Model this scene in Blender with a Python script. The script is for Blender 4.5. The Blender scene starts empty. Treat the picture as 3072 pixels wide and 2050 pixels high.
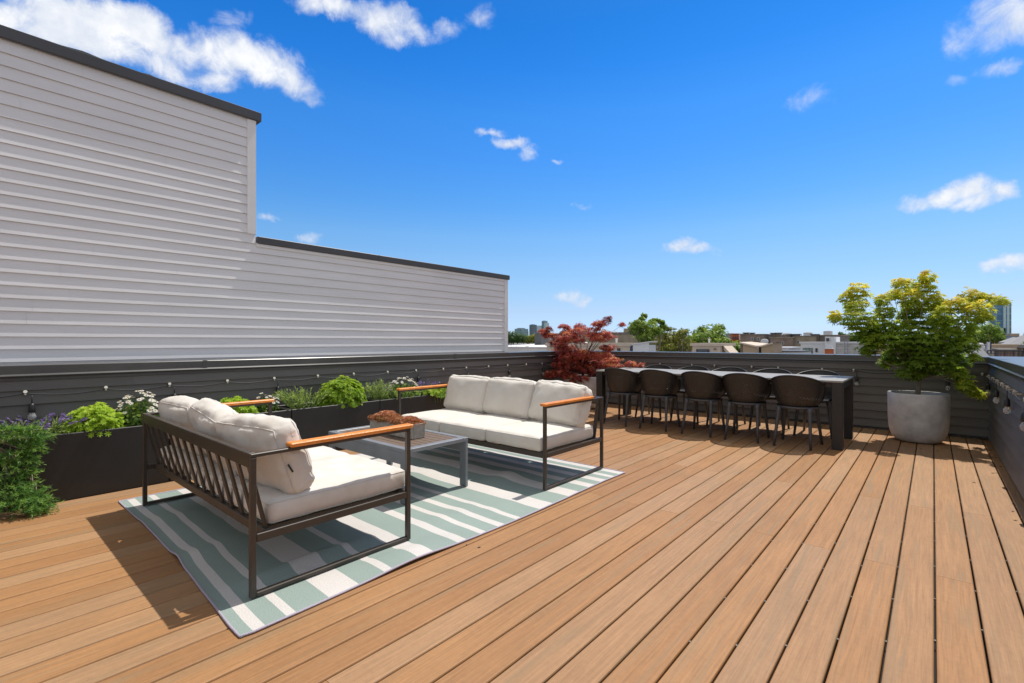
import bpy, math, random
import numpy as np
from mathutils import Vector, Matrix, noise as mnoise

# ------------------------------------------------------------------ basics
S = bpy.context.scene
COL = S.collection
RNG = np.random.default_rng(7)
random.seed(7)
PI = math.pi
CAM_F, CAM_YAW, CAM_H = 1455.0, -0.715, 1.165      # survey of the place: focal (px of a 3072 wide frame), heading, eye height
FW = np.array([math.sin(CAM_YAW), math.cos(CAM_YAW), 0.0])
RT = np.array([math.cos(CAM_YAW), -math.sin(CAM_YAW), 0.0])
EYE = np.array([0.0, 0.0, CAM_H])


def bearing(u, v):
    return FW + (u - 1536) / CAM_F * RT - np.array([0, 0, (v - 1025) / CAM_F])


def at_x(u, v, x):
    d = bearing(u, v); return EYE + d * (x / d[0])


def at_y(u, v, y):
    d = bearing(u, v); return EYE + d * (y / d[1])


def at_d(u, v, dist):
    return EYE + bearing(u, v) * dist


# ------------------------------------------------------------------ mesh collecting
class MB:
    def __init__(self):
        self.v = []; self.f = []; self.m = []; self.r = []

    def add(self, vs, fs, m=0, r=0.5):
        o = len(self.v)
        self.v.extend([tuple(map(float, p)) for p in vs])
        for q in fs:
            self.f.append(tuple(i + o for i in q)); self.m.append(m); self.r.append(r)
        return self

    def box(self, x0, x1, y0, y1, z0, z1, m=0, r=0.5):
        return self.add([(x0, y0, z0), (x1, y0, z0), (x1, y1, z0), (x0, y1, z0), (x0, y0, z1), (x1, y0, z1), (x1, y1, z1), (x0, y1, z1)],
                        [(3, 2, 1, 0), (4, 5, 6, 7), (0, 1, 5, 4), (1, 2, 6, 5), (2, 3, 7, 6), (3, 0, 4, 7)], m, r)

    def bbox(self, x0, x1, y0, y1, z0, z1, b=0.004, m=0, r=0.5):
        """box with chamfered edges"""
        xs, ys, zs = (x0, x1), (y0, y1), (z0, z1)
        vs = []; idx = {}
        for i in (0, 1):
            for j in (0, 1):
                for k in (0, 1):
                    sx, sy, sz = (1 if i == 0 else -1), (1 if j == 0 else -1), (1 if k == 0 else -1)
                    for ax in range(3):
                        p = [xs[i] + sx * b, ys[j] + sy * b, zs[k] + sz * b]
                        p[ax] = (xs[i], ys[j], zs[k])[ax]
                        idx[(i, j, k, ax)] = len(vs); vs.append(p)
        fs = []
        for ax in range(3):
            o1, o2 = [(1, 2), (2, 0), (0, 1)][ax]
            for side in (0, 1):
                cyc = [(0, 0), (1, 0), (1, 1), (0, 1)]
                q = []
                for a, c in cyc:
                    key = [0, 0, 0]; key[ax] = side; key[o1] = a; key[o2] = c
                    q.append(idx[(*key, ax)])
                fs.append(tuple(q if side else q[::-1]))
        for ax in range(3):
            o1, o2 = [(1, 2), (2, 0), (0, 1)][ax]
            for a in (0, 1):
                for c in (0, 1):
                    k0 = [0, 0, 0]; k0[o1] = a; k0[o2] = c; k1 = list(k0); k1[ax] = 1
                    q = [idx[(*k0, o1)], idx[(*k1, o1)], idx[(*k1, o2)], idx[(*k0, o2)]]
                    fs.append(tuple(q if (a == c) else q[::-1]))
        for i in (0, 1):
            for j in (0, 1):
                for k in (0, 1):
                    q = [idx[(i, j, k, 0)], idx[(i, j, k, 1)], idx[(i, j, k, 2)]]
                    fs.append(tuple(q if (i + j + k) % 2 else q[::-1]))
        return self.add(vs, fs, m, r)

    def tube(self, pts, rad, n=8, m=0, r=0.5, cap=True, closed=False):
        P = [Vector(p) for p in pts]
        R = rad if isinstance(rad, (list, tuple, np.ndarray)) else [rad] * len(P)
        vs = []; fs = []; up = None; L = len(P)
        for i, p in enumerate(P):
            if closed:
                t = (P[(i + 1) % L] - P[i - 1]).normalized()
            else:
                t = (P[min(i + 1, L - 1)] - P[max(i - 1, 0)]).normalized()
            if up is None:
                up = Vector((0, 0, 1)) if abs(t.z) < 0.9 else Vector((1, 0, 0))
            a = t.cross(up)
            if a.length < 1e-6:
                a = t.orthogonal()
            a.normalize(); b = a.cross(t).normalized(); up = b
            for k in range(n):
                c = 2 * PI * k / n
                vs.append(p + (a * math.cos(c) + b * math.sin(c)) * R[i])
        rng = L if closed else L - 1
        for i in range(rng):
            j = (i + 1) % L
            for k in range(n):
                fs.append((i * n + k, i * n + (k + 1) % n, j * n + (k + 1) % n, j * n + k))
        if cap and not closed:
            fs.append(tuple(range(n - 1, -1, -1))); fs.append(tuple((L - 1) * n + k for k in range(n)))
        return self.add(vs, [f[::-1] for f in fs], m, r)

    def bar(self, a, b, w, t, wdir, m=0, r=0.5):
        """flat bar from a to b: w wide along wdir, t thick"""
        a = Vector(a); b = Vector(b); d = (b - a).normalized(); wd = Vector(wdir)
        wd = (wd - d * wd.dot(d)).normalized(); td = d.cross(wd).normalized()
        vs = []
        for p in (a, b):
            for sw, st in ((-1, -1), (1, -1), (1, 1), (-1, 1)):
                vs.append(p + wd * (sw * w / 2) + td * (st * t / 2))
        return self.add(vs, [(3, 2, 1, 0), (4, 5, 6, 7), (0, 1, 5, 4), (1, 2, 6, 5), (2, 3, 7, 6), (3, 0, 4, 7)], m, r)

    def lathe(self, prof, c=(0, 0, 0), n=48, m=0, r=0.5, jit=0.0):
        vs = []; fs = []; L = len(prof)
        for (ra, z) in prof:
            for k in range(n):
                a = 2 * PI * k / n
                vs.append((c[0] + ra * math.cos(a), c[1] + ra * math.sin(a), c[2] + z))
        for i in range(L - 1):
            for k in range(n):
                fs.append((i * n + k, i * n + (k + 1) % n, (i + 1) * n + (k + 1) % n, (i + 1) * n + k))
        return self.add(vs, fs, m, r)

    def ball(self, c, rx, ry=None, rz=None, n=10, k=6, m=0, r=0.5):
        ry = ry or rx; rz = rz or rx
        vs = [(c[0], c[1], c[2] - rz)]
        for i in range(1, k):
            ph = -PI / 2 + PI * i / k
            for j in range(n):
                a = 2 * PI * j / n
                vs.append((c[0] + rx * math.cos(ph) * math.cos(a), c[1] + ry * math.cos(ph) * math.sin(a), c[2] + rz * math.sin(ph)))
        vs.append((c[0], c[1], c[2] + rz)); fs = []
        for j in range(n):
            fs.append((0, 1 + (j + 1) % n, 1 + j))
            for i in range(k - 2):
                b = 1 + i * n
                fs.append((b + j, b + (j + 1) % n, b + n + (j + 1) % n, b + n + j))
            b = 1 + (k - 2) * n
            fs.append((b + j, b + (j + 1) % n, len(vs) - 1))
        return self.add(vs, fs, m, r)

    def build(self, name, mats, parent=None, smooth=False, origin=None):
        off = Vector(origin) if origin is not None else Vector((0, 0, 0))
        if parent is not None:
            off = wloc(parent)
        me = bpy.data.meshes.new(name)
        V = np.array(self.v, dtype=float) - np.array(off)
        me.from_pydata(V.tolist(), [], self.f)
        if not isinstance(mats, (list, tuple)):
            mats = [mats]
        for mm in mats:
            me.materials.append(mm)
        me.polygons.foreach_set('material_index', self.m)
        at = me.attributes.new('rnd', 'FLOAT', 'FACE'); at.data.foreach_set('value', self.r)
        if smooth:
            me.polygons.foreach_set('use_smooth', [True] * len(self.f))
            if smooth == 'auto':
                me.set_sharp_from_angle(angle=math.radians(38))
        me.update()
        o = bpy.data.objects.new(name, me); COL.objects.link(o)
        if parent is not None:
            o.parent = parent
        else:
            o.location = off
        return o


def wloc(o):
    v = Vector((0, 0, 0))
    while o is not None:
        v = v + o.location; o = o.parent
    return v


def tag(o, label, cat, group=None, kind=None):
    if label: o['label'] = label
    if cat: o['category'] = cat
    if group: o['group'] = group
    if kind: o['kind'] = kind
    return o


def thing(name, label, cat, loc=(0, 0, 0), group=None):
    o = bpy.data.objects.new(name, None); COL.objects.link(o); o.location = loc
    o.empty_display_size = 0.1
    return tag(o, label, cat, group)


def dup(root, loc, rz, label, group):
    r = root.copy(); COL.objects.link(r); r.location = loc; r.rotation_euler = (0, 0, rz)
    r['label'] = label; r['group'] = group
    for ch in list(root.children):
        c = ch.copy(); COL.objects.link(c); c.parent = r
        for g in list(ch.children):
            d = g.copy(); COL.objects.link(d); d.parent = c
    return r


def leaf_mesh(name, pos, nrm, size, pattern, rnd, mat, parent=None, twist=None, origin=None, spin=None):
    """many small leaves in one mesh. pattern: (k quads,4,3) in a frame x=side y=length z=up of the leaf"""
    N = len(pos); k = len(pattern)
    pos = np.asarray(pos, float); z = np.asarray(nrm, float); z = z / np.linalg.norm(z, axis=1, keepdims=True)
    if spin is None:
        ref = RNG.normal(size=(N, 3))
    else:
        ref = np.asarray(spin, float) + RNG.normal(size=(N, 3)) * 0.25
    y = ref - z * np.sum(ref * z, axis=1, keepdims=True); y /= np.linalg.norm(y, axis=1, keepdims=True) + 1e-9
    x = np.cross(y, z)
    pat = np.asarray(pattern, float).reshape(-1, 3)
    size = np.broadcast_to(np.asarray(size, float).reshape(-1, 1), (N, 1))
    V = pos[:, None, :] + size[:, None] * (pat[None, :, 0:1] * x[:, None, :] + pat[None, :, 1:2] * y[:, None, :] + pat[None, :, 2:3] * z[:, None, :])
    V = V.reshape(-1, 3)
    off = np.array(wloc(parent)) if parent is not None else (np.array(origin) if origin is not None else np.zeros(3))
    V = V - off
    nf = N * k
    me = bpy.data.meshes.new(name)
    me.vertices.add(nf * 4); me.vertices.foreach_set('co', V.ravel())
    me.loops.add(nf * 4); me.loops.foreach_set('vertex_index', np.arange(nf * 4, dtype=np.int32))
    me.polygons.add(nf); me.polygons.foreach_set('loop_start', np.arange(0, nf * 4, 4, dtype=np.int32))
    me.update(calc_edges=True)
    at = me.attributes.new('rnd', 'FLOAT', 'FACE'); at.data.foreach_set('value', np.repeat(np.asarray(rnd, float), k))
    me.materials.append(mat); me.validate()
    o = bpy.data.objects.new(name, me); COL.objects.link(o)
    if parent is not None: o.parent = parent
    else: o.location = off
    return o


def lobes(angles, lens, w, droop=0.0):
    out = []
    for a, l in zip(angles, lens):
        a = math.radians(a); d = np.array([math.sin(a), math.cos(a)]); p = np.array([d[1], -d[0]])
        m = d * l * 0.45
        out.append([(0, 0, 0), (*(m + p * w), -droop * 0.15 * l), (*(d * l), -droop * l), (*(m - p * w), -droop * 0.15 * l)])
    return out


LEAF_MAPLE = lobes((-100, -50, 0, 50, 100), (.62, .9, 1.0, .9, .62), .15, .22)
LEAF_LACE = lobes((-95, -58, -20, 20, 58, 95), (.65, .9, 1.05, 1.05, .9, .65), .085, .35)
LEAF_ONE = [[(0, 0, 0), (.30, .45, .06), (0, 1, -.08), (-.30, .45, .06)]]
LEAF_CLUMP = LEAF_ONE + lobes((75, -80), (.9, .85), .28, .1)
LEAF_NEEDLE = [[(0, 0, 0), (.07, .4, 0), (0, 1, 0), (-.07, .4, 0)]]
LEAF_ROSETTE = [[(0, 0, .0), (c * .55 - s * .22, s * .55 + c * .22, .30), (c, s, .34), (c * .55 + s * .22, s * .55 - c * .22, .30)]
                for c, s in [(math.cos(i * 2 * PI / 7), math.sin(i * 2 * PI / 7)) for i in range(7)]]
LEAF_ROSETTE += [[(0, 0, .05), (c * .3 - s * .15, s * .3 + c * .15, .42), (c * .5, s * .5, .6), (c * .3 + s * .15, s * .3 - c * .15, .42)]
                 for c, s in [(math.cos(i * 2 * PI / 4 + .4), math.sin(i * 2 * PI / 4 + .4)) for i in range(4)]]
DAISY = [[(0, 0, 0), (c * .6 - s * .2, s * .6 + c * .2, .06), (c, s, -.05), (c * .6 + s * .2, s * .6 - c * .2, .06)]
         for c, s in [(math.cos(i * 2 * PI / 9), math.sin(i * 2 * PI / 9)) for i in range(9)]]


# ------------------------------------------------------------------ materials
def nodes(mat):
    mat.use_nodes = True
    nt = mat.node_tree
    return nt, nt.nodes['Principled BSDF'], nt.nodes['Material Output']


def N(nt, t, **kw):
    n = nt.nodes.new(t)
    for k, v in kw.items():
        if k in n.inputs: n.inputs[k].default_value = v
        else: setattr(n, k, v)
    return n


def rgba(c): return (c[0], c[1], c[2], 1.0)


def mat_simple(name, c, rough=0.6, var=0.12, scale=8.0, bump=0.0, bscale=60.0, metal=0.0, spec=0.5, stretch=None, c2=None):
    m = bpy.data.materials.new(name); nt, b, out = nodes(m)
    tc = N(nt, 'ShaderNodeTexCoord'); src = tc.outputs['Object']
    if stretch:
        mp = N(nt, 'ShaderNodeMapping'); mp.inputs['Scale'].default_value = stretch
        nt.links.new(src, mp.inputs['Vector']); src = mp.outputs['Vector']
    no = N(nt, 'ShaderNodeTexNoise', Scale=scale, Detail=6.0, Roughness=0.6); nt.links.new(src, no.inputs['Vector'])
    ra = N(nt, 'ShaderNodeValToRGB')
    ra.color_ramp.elements[0].position = 0.3; ra.color_ramp.elements[1].position = 0.72
    ra.color_ramp.elements[0].color = rgba([x * (1 - var) for x in c])
    ra.color_ramp.elements[1].color = rgba(c2 if c2 else [min(1, x * (1 + var)) for x in c])
    nt.links.new(no.outputs['Fac'], ra.inputs['Fac']); nt.links.new(ra.outputs['Color'], b.inputs['Base Color'])
    b.inputs['Roughness'].default_value = rough; b.inputs['Metallic'].default_value = metal
    b.inputs['Specular IOR Level'].default_value = spec
    if bump:
        n2 = N(nt, 'ShaderNodeTexNoise', Scale=bscale, Detail=4.0); nt.links.new(src, n2.inputs['Vector'])
        bu = N(nt, 'ShaderNodeBump', Strength=bump, Distance=0.01); nt.links.new(n2.outputs['Fac'], bu.inputs['Height'])
        nt.links.new(bu.outputs['Normal'], b.inputs['Normal'])
    return m


def mat_leaf(name, stops, rough=0.5, trans=0.35):
    """leaf colour from a per-leaf random value; light passes through the leaves"""
    m = bpy.data.materials.new(name); nt, b, out = nodes(m)
    at = N(nt, 'ShaderNodeAttribute', attribute_name='rnd')
    ra = N(nt, 'ShaderNodeValToRGB'); cr = ra.color_ramp
    while len(cr.elements) < len(stops): cr.elements.new(0.5)
    for e, (p, c) in zip(cr.elements, stops): e.position = p; e.color = rgba(c)
    nt.links.new(at.outputs['Fac'], ra.inputs['Fac']); nt.links.new(ra.outputs['Color'], b.inputs['Base Color'])
    b.inputs['Roughness'].default_value = rough; b.inputs['Specular IOR Level'].default_value = 0.35
    tr = N(nt, 'ShaderNodeBsdfTranslucent'); nt.links.new(ra.outputs['Color'], tr.inputs['Color'])
    mx = N(nt, 'ShaderNodeMixShader', Fac=trans)
    nt.links.new(b.outputs['BSDF'], mx.inputs[1]); nt.links.new(tr.outputs['BSDF'], mx.inputs[2])
    nt.links.new(mx.outputs['Shader'], out.inputs['Surface'])
    return m


def mat_deck(name):
    m = bpy.data.materials.new(name); nt, b, out = nodes(m); L = nt.links.new
    tc = N(nt, 'ShaderNodeTexCoord'); at = N(nt, 'ShaderNodeAttribute', attribute_name='rnd')
    # every board gets its own piece of the grain
    sh = N(nt, 'ShaderNodeVectorMath', operation='SCALE'); sh.inputs[0].default_value = (13.1, 31.7, 7.3); L(at.outputs['Fac'], sh.inputs['Scale'])
    ad = N(nt, 'ShaderNodeVectorMath', operation='ADD'); L(tc.outputs['Object'], ad.inputs[0]); L(sh.outputs[0], ad.inputs[1])
    m1 = N(nt, 'ShaderNodeMapping'); m1.inputs['Scale'].default_value = (105, 3.4, 1); L(ad.outputs[0], m1.inputs['Vector'])
    g1 = N(nt, 'ShaderNodeTexNoise', Scale=1.0, Detail=5.0, Roughness=0.65, Distortion=0.6); L(m1.outputs[0], g1.inputs['Vector'])
    m2 = N(nt, 'ShaderNodeMapping'); m2.inputs['Scale'].default_value = (19, 0.8, 1); L(ad.outputs[0], m2.inputs['Vector'])
    g2 = N(nt, 'ShaderNodeTexNoise', Scale=1.0, Detail=4.0, Roughness=0.55, Distortion=0.9); L(m2.outputs[0], g2.inputs['Vector'])
    r0 = N(nt, 'ShaderNodeValToRGB'); cr = r0.color_ramp
    cr.elements[0].position = 0.0; cr.elements[0].color = (.322, .163, .068, 1)
    cr.elements[1].position = 1.0; cr.elements[1].color = (.398, .228, .114, 1)
    e = cr.elements.new(0.5); e.color = (.366, .192, .082, 1)
    e = cr.elements.new(0.82); e.color = (.348, .202, .104, 1)
    L(at.outputs['Fac'], r0.inputs['Fac'])
    rg = N(nt, 'ShaderNodeMapRange'); rg.inputs['From Min'].default_value = 0.30; rg.inputs['From Max'].default_value = 0.70
    rg.inputs['To Min'].default_value = 0.78; rg.inputs['To Max'].default_value = 1.14; L(g1.outputs['Fac'], rg.inputs['Value'])
    mu = N(nt, 'ShaderNodeMix', data_type='RGBA', blend_type='MULTIPLY'); mu.inputs['Factor'].default_value = 1.0
    L(r0.outputs['Color'], mu.inputs['A']); L(rg.outputs['Result'], mu.inputs['B'])
    rs = N(nt, 'ShaderNodeMapRange'); rs.inputs['From Min'].default_value = 0.53; rs.inputs['From Max'].default_value = 0.70
    rs.inputs['To Max'].default_value = 0.72; L(g2.outputs['Fac'], rs.inputs['Value'])
    mg = N(nt, 'ShaderNodeMix', data_type='RGBA'); mg.inputs['B'].default_value = (.265, .178, .098, 1)
    L(rs.outputs['Result'], mg.inputs['Factor']); L(mu.outputs['Result'], mg.inputs['A'])
    # broad dust and wear
    g3 = N(nt, 'ShaderNodeTexNoise', Scale=1.3, Detail=5.0, Roughness=0.6); L(tc.outputs['Object'], g3.inputs['Vector'])
    r3 = N(nt, 'ShaderNodeMapRange'); r3.inputs['From Min'].default_value = 0.3; r3.inputs['From Max'].default_value = 0.7
    r3.inputs['To Min'].default_value = 0.92; r3.inputs['To Max'].default_value = 1.07; L(g3.outputs['Fac'], r3.inputs['Value'])
    m3 = N(nt, 'ShaderNodeMix', data_type='RGBA', blend_type='MULTIPLY'); m3.inputs['Factor'].default_value = 1.0
    L(mg.outputs['Result'], m3.inputs['A']); L(r3.outputs['Result'], m3.inputs['B'])
    g4 = N(nt, 'ShaderNodeTexNoise', Scale=38.0, Detail=6.0, Roughness=0.7); L(tc.outputs['Object'], g4.inputs['Vector'])
    r4 = N(nt, 'ShaderNodeMapRange'); r4.inputs['From Min'].default_value = 0.3; r4.inputs['From Max'].default_value = 0.7
    r4.inputs['To Min'].default_value = 0.93; r4.inputs['To Max'].default_value = 1.06; L(g4.outputs['Fac'], r4.inputs['Value'])
    m4 = N(nt, 'ShaderNodeMix', data_type='RGBA', blend_type='MULTIPLY'); m4.inputs['Factor'].default_value = 1.0
    L(m3.outputs['Result'], m4.inputs['A']); L(r4.outputs['Result'], m4.inputs['B'])
    # pale scuffs here and there
    g5 = N(nt, 'ShaderNodeTexNoise', Scale=2.1, Detail=9.0, Roughness=0.75, Distortion=1.8); L(tc.outputs['Object'], g5.inputs['Vector'])
    r5 = N(nt, 'ShaderNodeMapRange'); r5.inputs['From Min'].default_value = 0.62; r5.inputs['From Max'].default_value = 0.78; r5.inputs['To Max'].default_value = .18; L(g5.outputs['Fac'], r5.inputs['Value'])
    m5 = N(nt, 'ShaderNodeMix', data_type='RGBA'); m5.inputs['B'].default_value = (.46, .34, .22, 1); L(r5.outputs['Result'], m5.inputs['Factor']); L(m4.outputs['Result'], m5.inputs['A'])
    L(m5.outputs['Result'], b.inputs['Base Color'])
    b.inputs['Roughness'].default_value = 0.62; b.inputs['Specular IOR Level'].default_value = 0.3
    bu = N(nt, 'ShaderNodeBump', Strength=0.25, Distance=0.002); L(g1.outputs['Fac'], bu.inputs['Height']); L(bu.outputs['Normal'], b.inputs['Normal'])
    return m


def mat_fabric(name, c, stain=0.12):
    m = bpy.data.materials.new(name); nt, b, out = nodes(m); L = nt.links.new
    tc = N(nt, 'ShaderNodeTexCoord')
    n1 = N(nt, 'ShaderNodeTexNoise', Scale=5.0, Detail=6.0, Roughness=0.62); L(tc.outputs['Object'], n1.inputs['Vector'])
    ra = N(nt, 'ShaderNodeValToRGB'); ra.color_ramp.elements[0].position = 0.28; ra.color_ramp.elements[1].position = 0.6
    ra.color_ramp.elements[0].color = rgba([c[0] * (1 - stain), c[1] * (1 - stain * 1.25), c[2] * (1 - stain * 1.6)]); ra.color_ramp.elements[1].color = rgba(c)
    L(n1.outputs['Fac'], ra.inputs['Fac'])
    w1 = N(nt, 'ShaderNodeTexNoise', Scale=420.0, Detail=2.0); L(tc.outputs['Object'], w1.inputs['Vector'])
    rr = N(nt, 'ShaderNodeMapRange'); rr.inputs['To Min'].default_value = 0.90; rr.inputs['To Max'].default_value = 1.08; L(w1.outputs['Fac'], rr.inputs['Value'])
    mu = N(nt, 'ShaderNodeMix', data_type='RGBA', blend_type='MULTIPLY'); mu.inputs['Factor'].default_value = 1.0
    L(ra.outputs['Color'], mu.inputs['A']); L(rr.outputs['Result'], mu.inputs['B']); L(mu.outputs['Result'], b.inputs['Base Color'])
    b.inputs['Roughness'].default_value = 0.9; b.inputs['Specular IOR Level'].default_value = 0.15
    b.inputs['Sheen Weight'].default_value = 0.15
    n3 = N(nt, 'ShaderNodeTexNoise', Scale=14.0, Detail=5.0, Roughness=0.6); L(tc.outputs['Object'], n3.inputs['Vector'])
    bu = N(nt, 'ShaderNodeBump', Strength=0.22, Distance=0.012); L(n3.outputs['Fac'], bu.inputs['Height']); L(bu.outputs['Normal'], b.inputs['Normal'])
    return m


def mat_rug(name):
    m = bpy.data.materials.new(name); nt, b, out = nodes(m); L = nt.links.new
    at = N(nt, 'ShaderNodeAttribute', attribute_name='rnd'); tc = N(nt, 'ShaderNodeTexCoord')
    ra = N(nt, 'ShaderNodeValToRGB'); cr = ra.color_ramp; cr.interpolation = 'CONSTANT'
    cr.elements[0].position = 0; cr.elements[0].color = (.262, .328, .297, 1)
    cr.elements[1].position = 0.45; cr.elements[1].color = (.58, .555, .525, 1)
    e = cr.elements.new(0.8); e.color = (.40, .36, .44, 1)
    L(at.outputs['Fac'], ra.inputs['Fac'])
    mp = N(nt, 'ShaderNodeMapping'); mp.inputs['Scale'].default_value = (150, 220, 1); mp.inputs['Rotation'].default_value = (0, 0, .6); L(tc.outputs['Object'], mp.inputs['Vector'])
    ck = N(nt, 'ShaderNodeTexNoise', Scale=1.0, Detail=1.0); L(mp.outputs[0], ck.inputs['Vector'])
    n2 = N(nt, 'ShaderNodeTexNoise', Scale=3.0, Detail=5.0); L(tc.outputs['Object'], n2.inputs['Vector'])
    a = N(nt, 'ShaderNodeMapRange'); a.inputs['From Min'].default_value = .25; a.inputs['From Max'].default_value = .75
    a.inputs['To Min'].default_value = .84; a.inputs['To Max'].default_value = 1.14; L(ck.outputs['Fac'], a.inputs['Value'])
    a2 = N(nt, 'ShaderNodeMapRange'); a2.inputs['To Min'].default_value = .88; a2.inputs['To Max'].default_value = 1.1; L(n2.outputs['Fac'], a2.inputs['Value'])
    mm = N(nt, 'ShaderNodeMath', operation='MULTIPLY'); L(a.outputs[0], mm.inputs[0]); L(a2.outputs[0], mm.inputs[1])
    mu = N(nt, 'ShaderNodeMix', data_type='RGBA', blend_type='MULTIPLY'); mu.inputs['Factor'].default_value = 1.0
    L(ra.outputs['Color'], mu.inputs['A']); L(mm.outputs[0], mu.inputs['B']); L(mu.outputs['Result'], b.inputs['Base Color'])
    b.inputs['Roughness'].default_value = 0.75; b.inputs['Specular IOR Level'].default_value = 0.25
    bu = N(nt, 'ShaderNodeBump', Strength=0.4, Distance=0.003); L(ck.outputs['Fac'], bu.inputs['Height']); L(bu.outputs['Normal'], b.inputs['Normal'])
    return m


def mat_brick(name, c, c2, mortar, sx=4.0, sz=12.0):
    m = bpy.data.materials.new(name); nt, b, out = nodes(m); L = nt.links.new
    tc = N(nt, 'ShaderNodeTexCoord'); sp = N(nt, 'ShaderNodeSeparateXYZ'); L(tc.outputs['Object'], sp.inputs[0])
    ad = N(nt, 'ShaderNodeMath', operation='ADD'); L(sp.outputs['X'], ad.inputs[0]); L(sp.outputs['Y'], ad.inputs[1])
    cb = N(nt, 'ShaderNodeCombineXYZ'); L(ad.outputs[0], cb.inputs['X']); L(sp.outputs['Z'], cb.inputs['Y'])
    br = N(nt, 'ShaderNodeTexBrick', Scale=1.0); br.inputs['Color1'].default_value = rgba(c); br.inputs['Color2'].default_value = rgba(c2); br.inputs['Mortar'].default_value = rgba(mortar)
    br.inputs['Brick Width'].default_value = 1.0 / sx; br.inputs['Row Height'].default_value = 1.0 / sz; br.inputs['Mortar Size'].default_value = 0.012
    L(cb.outputs[0], br.inputs['Vector'])
    no = N(nt, 'ShaderNodeTexNoise', Scale=0.7, Detail=7.0, Roughness=0.7); L(tc.outputs['Object'], no.inputs['Vector'])
    rr = N(nt, 'ShaderNodeMapRange'); rr.inputs['From Min'].default_value = .3; rr.inputs['From Max'].default_value = .7; rr.inputs['To Min'].default_value = .65; rr.inputs['To Max'].default_value = 1.25; L(no.outputs['Fac'], rr.inputs['Value'])
    mu = N(nt, 'ShaderNodeMix', data_type='RGBA', blend_type='MULTIPLY'); mu.inputs['Factor'].default_value = 1.0
    L(br.outputs['Color'], mu.inputs['A']); L(rr.outputs[0], mu.inputs['B']); L(mu.outputs['Result'], b.inputs['Base Color'])
    b.inputs['Roughness'].default_value = 0.9
    return m


def mat_curtain(name, glass, frame, wx=3.0, wz=3.5):
    """curtain wall: glass bays between pale mullions and floor bands"""
    m = bpy.data.materials.new(name); nt, b, out = nodes(m); L = nt.links.new
    tc = N(nt, 'ShaderNodeTexCoord'); sp = N(nt, 'ShaderNodeSeparateXYZ'); L(tc.outputs['Object'], sp.inputs[0])
    ad = N(nt, 'ShaderNodeMath', operation='ADD'); L(sp.outputs['X'], ad.inputs[0]); L(sp.outputs['Y'], ad.inputs[1])
    cb = N(nt, 'ShaderNodeCombineXYZ'); L(ad.outputs[0], cb.inputs['X']); L(sp.outputs['Z'], cb.inputs['Y'])
    br = N(nt, 'ShaderNodeTexBrick', Scale=1.0, offset=0.0); br.inputs['Color1'].default_value = rgba(glass); br.inputs['Color2'].default_value = rgba([x * 0.7 for x in glass]); br.inputs['Mortar'].default_value = rgba(frame)
    br.inputs['Brick Width'].default_value = wx; br.inputs['Row Height'].default_value = wz; br.inputs['Mortar Size'].default_value = wz * 0.07
    L(cb.outputs[0], br.inputs['Vector']); L(br.outputs['Color'], b.inputs['Base Color'])
    b.inputs['Roughness'].default_value = 0.25; b.inputs['Specular IOR Level'].default_value = 0.6
    return m


def mat_siding(name, c, dirt=0.08, rough=0.5, tone=.015):
    m = bpy.data.materials.new(name); nt, b, out = nodes(m); L = nt.links.new
    tc = N(nt, 'ShaderNodeTexCoord'); at = N(nt, 'ShaderNodeAttribute', attribute_name='rnd')
    mp = N(nt, 'ShaderNodeMapping'); mp.inputs['Scale'].default_value = (1.2, 1.2, 7); L(tc.outputs['Object'], mp.inputs['Vector'])
    no = N(nt, 'ShaderNodeTexNoise', Scale=1.0, Detail=8.0, Roughness=0.65); L(mp.outputs[0], no.inputs['Vector'])
    rr = N(nt, 'ShaderNodeMapRange'); rr.inputs['From Min'].default_value = .3; rr.inputs['From Max'].default_value = .7; rr.inputs['To Min'].default_value = 1 - dirt; rr.inputs['To Max'].default_value = 1 + dirt * .6; L(no.outputs['Fac'], rr.inputs['Value'])
    r2 = N(nt, 'ShaderNodeMapRange'); r2.inputs['To Min'].default_value = 1 - tone; r2.inputs['To Max'].default_value = 1 + tone; L(at.outputs['Fac'], r2.inputs['Value'])
    mm = N(nt, 'ShaderNodeMath', operation='MULTIPLY'); L(rr.outputs[0], mm.inputs[0]); L(r2.outputs[0], mm.inputs[1])
    mu = N(nt, 'ShaderNodeMix', data_type='RGBA', blend_type='MULTIPLY'); mu.inputs['Factor'].default_value = 1.0; mu.inputs['A'].default_value = rgba(c)
    L(mm.outputs[0], mu.inputs['B']); L(mu.outputs['Result'], b.inputs['Base Color'])
    b.inputs['Roughness'].default_value = rough; b.inputs['Specular IOR Level'].default_value = 0.35
    n2 = N(nt, 'ShaderNodeTexNoise', Scale=3.0, Detail=3.0); L(mp.outputs[0], n2.inputs['Vector'])
    bu = N(nt, 'ShaderNodeBump', Strength=0.12, Distance=0.01); L(n2.outputs['Fac'], bu.inputs['Height']); L(bu.outputs['Normal'], b.inputs['Normal'])
    return m


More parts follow.
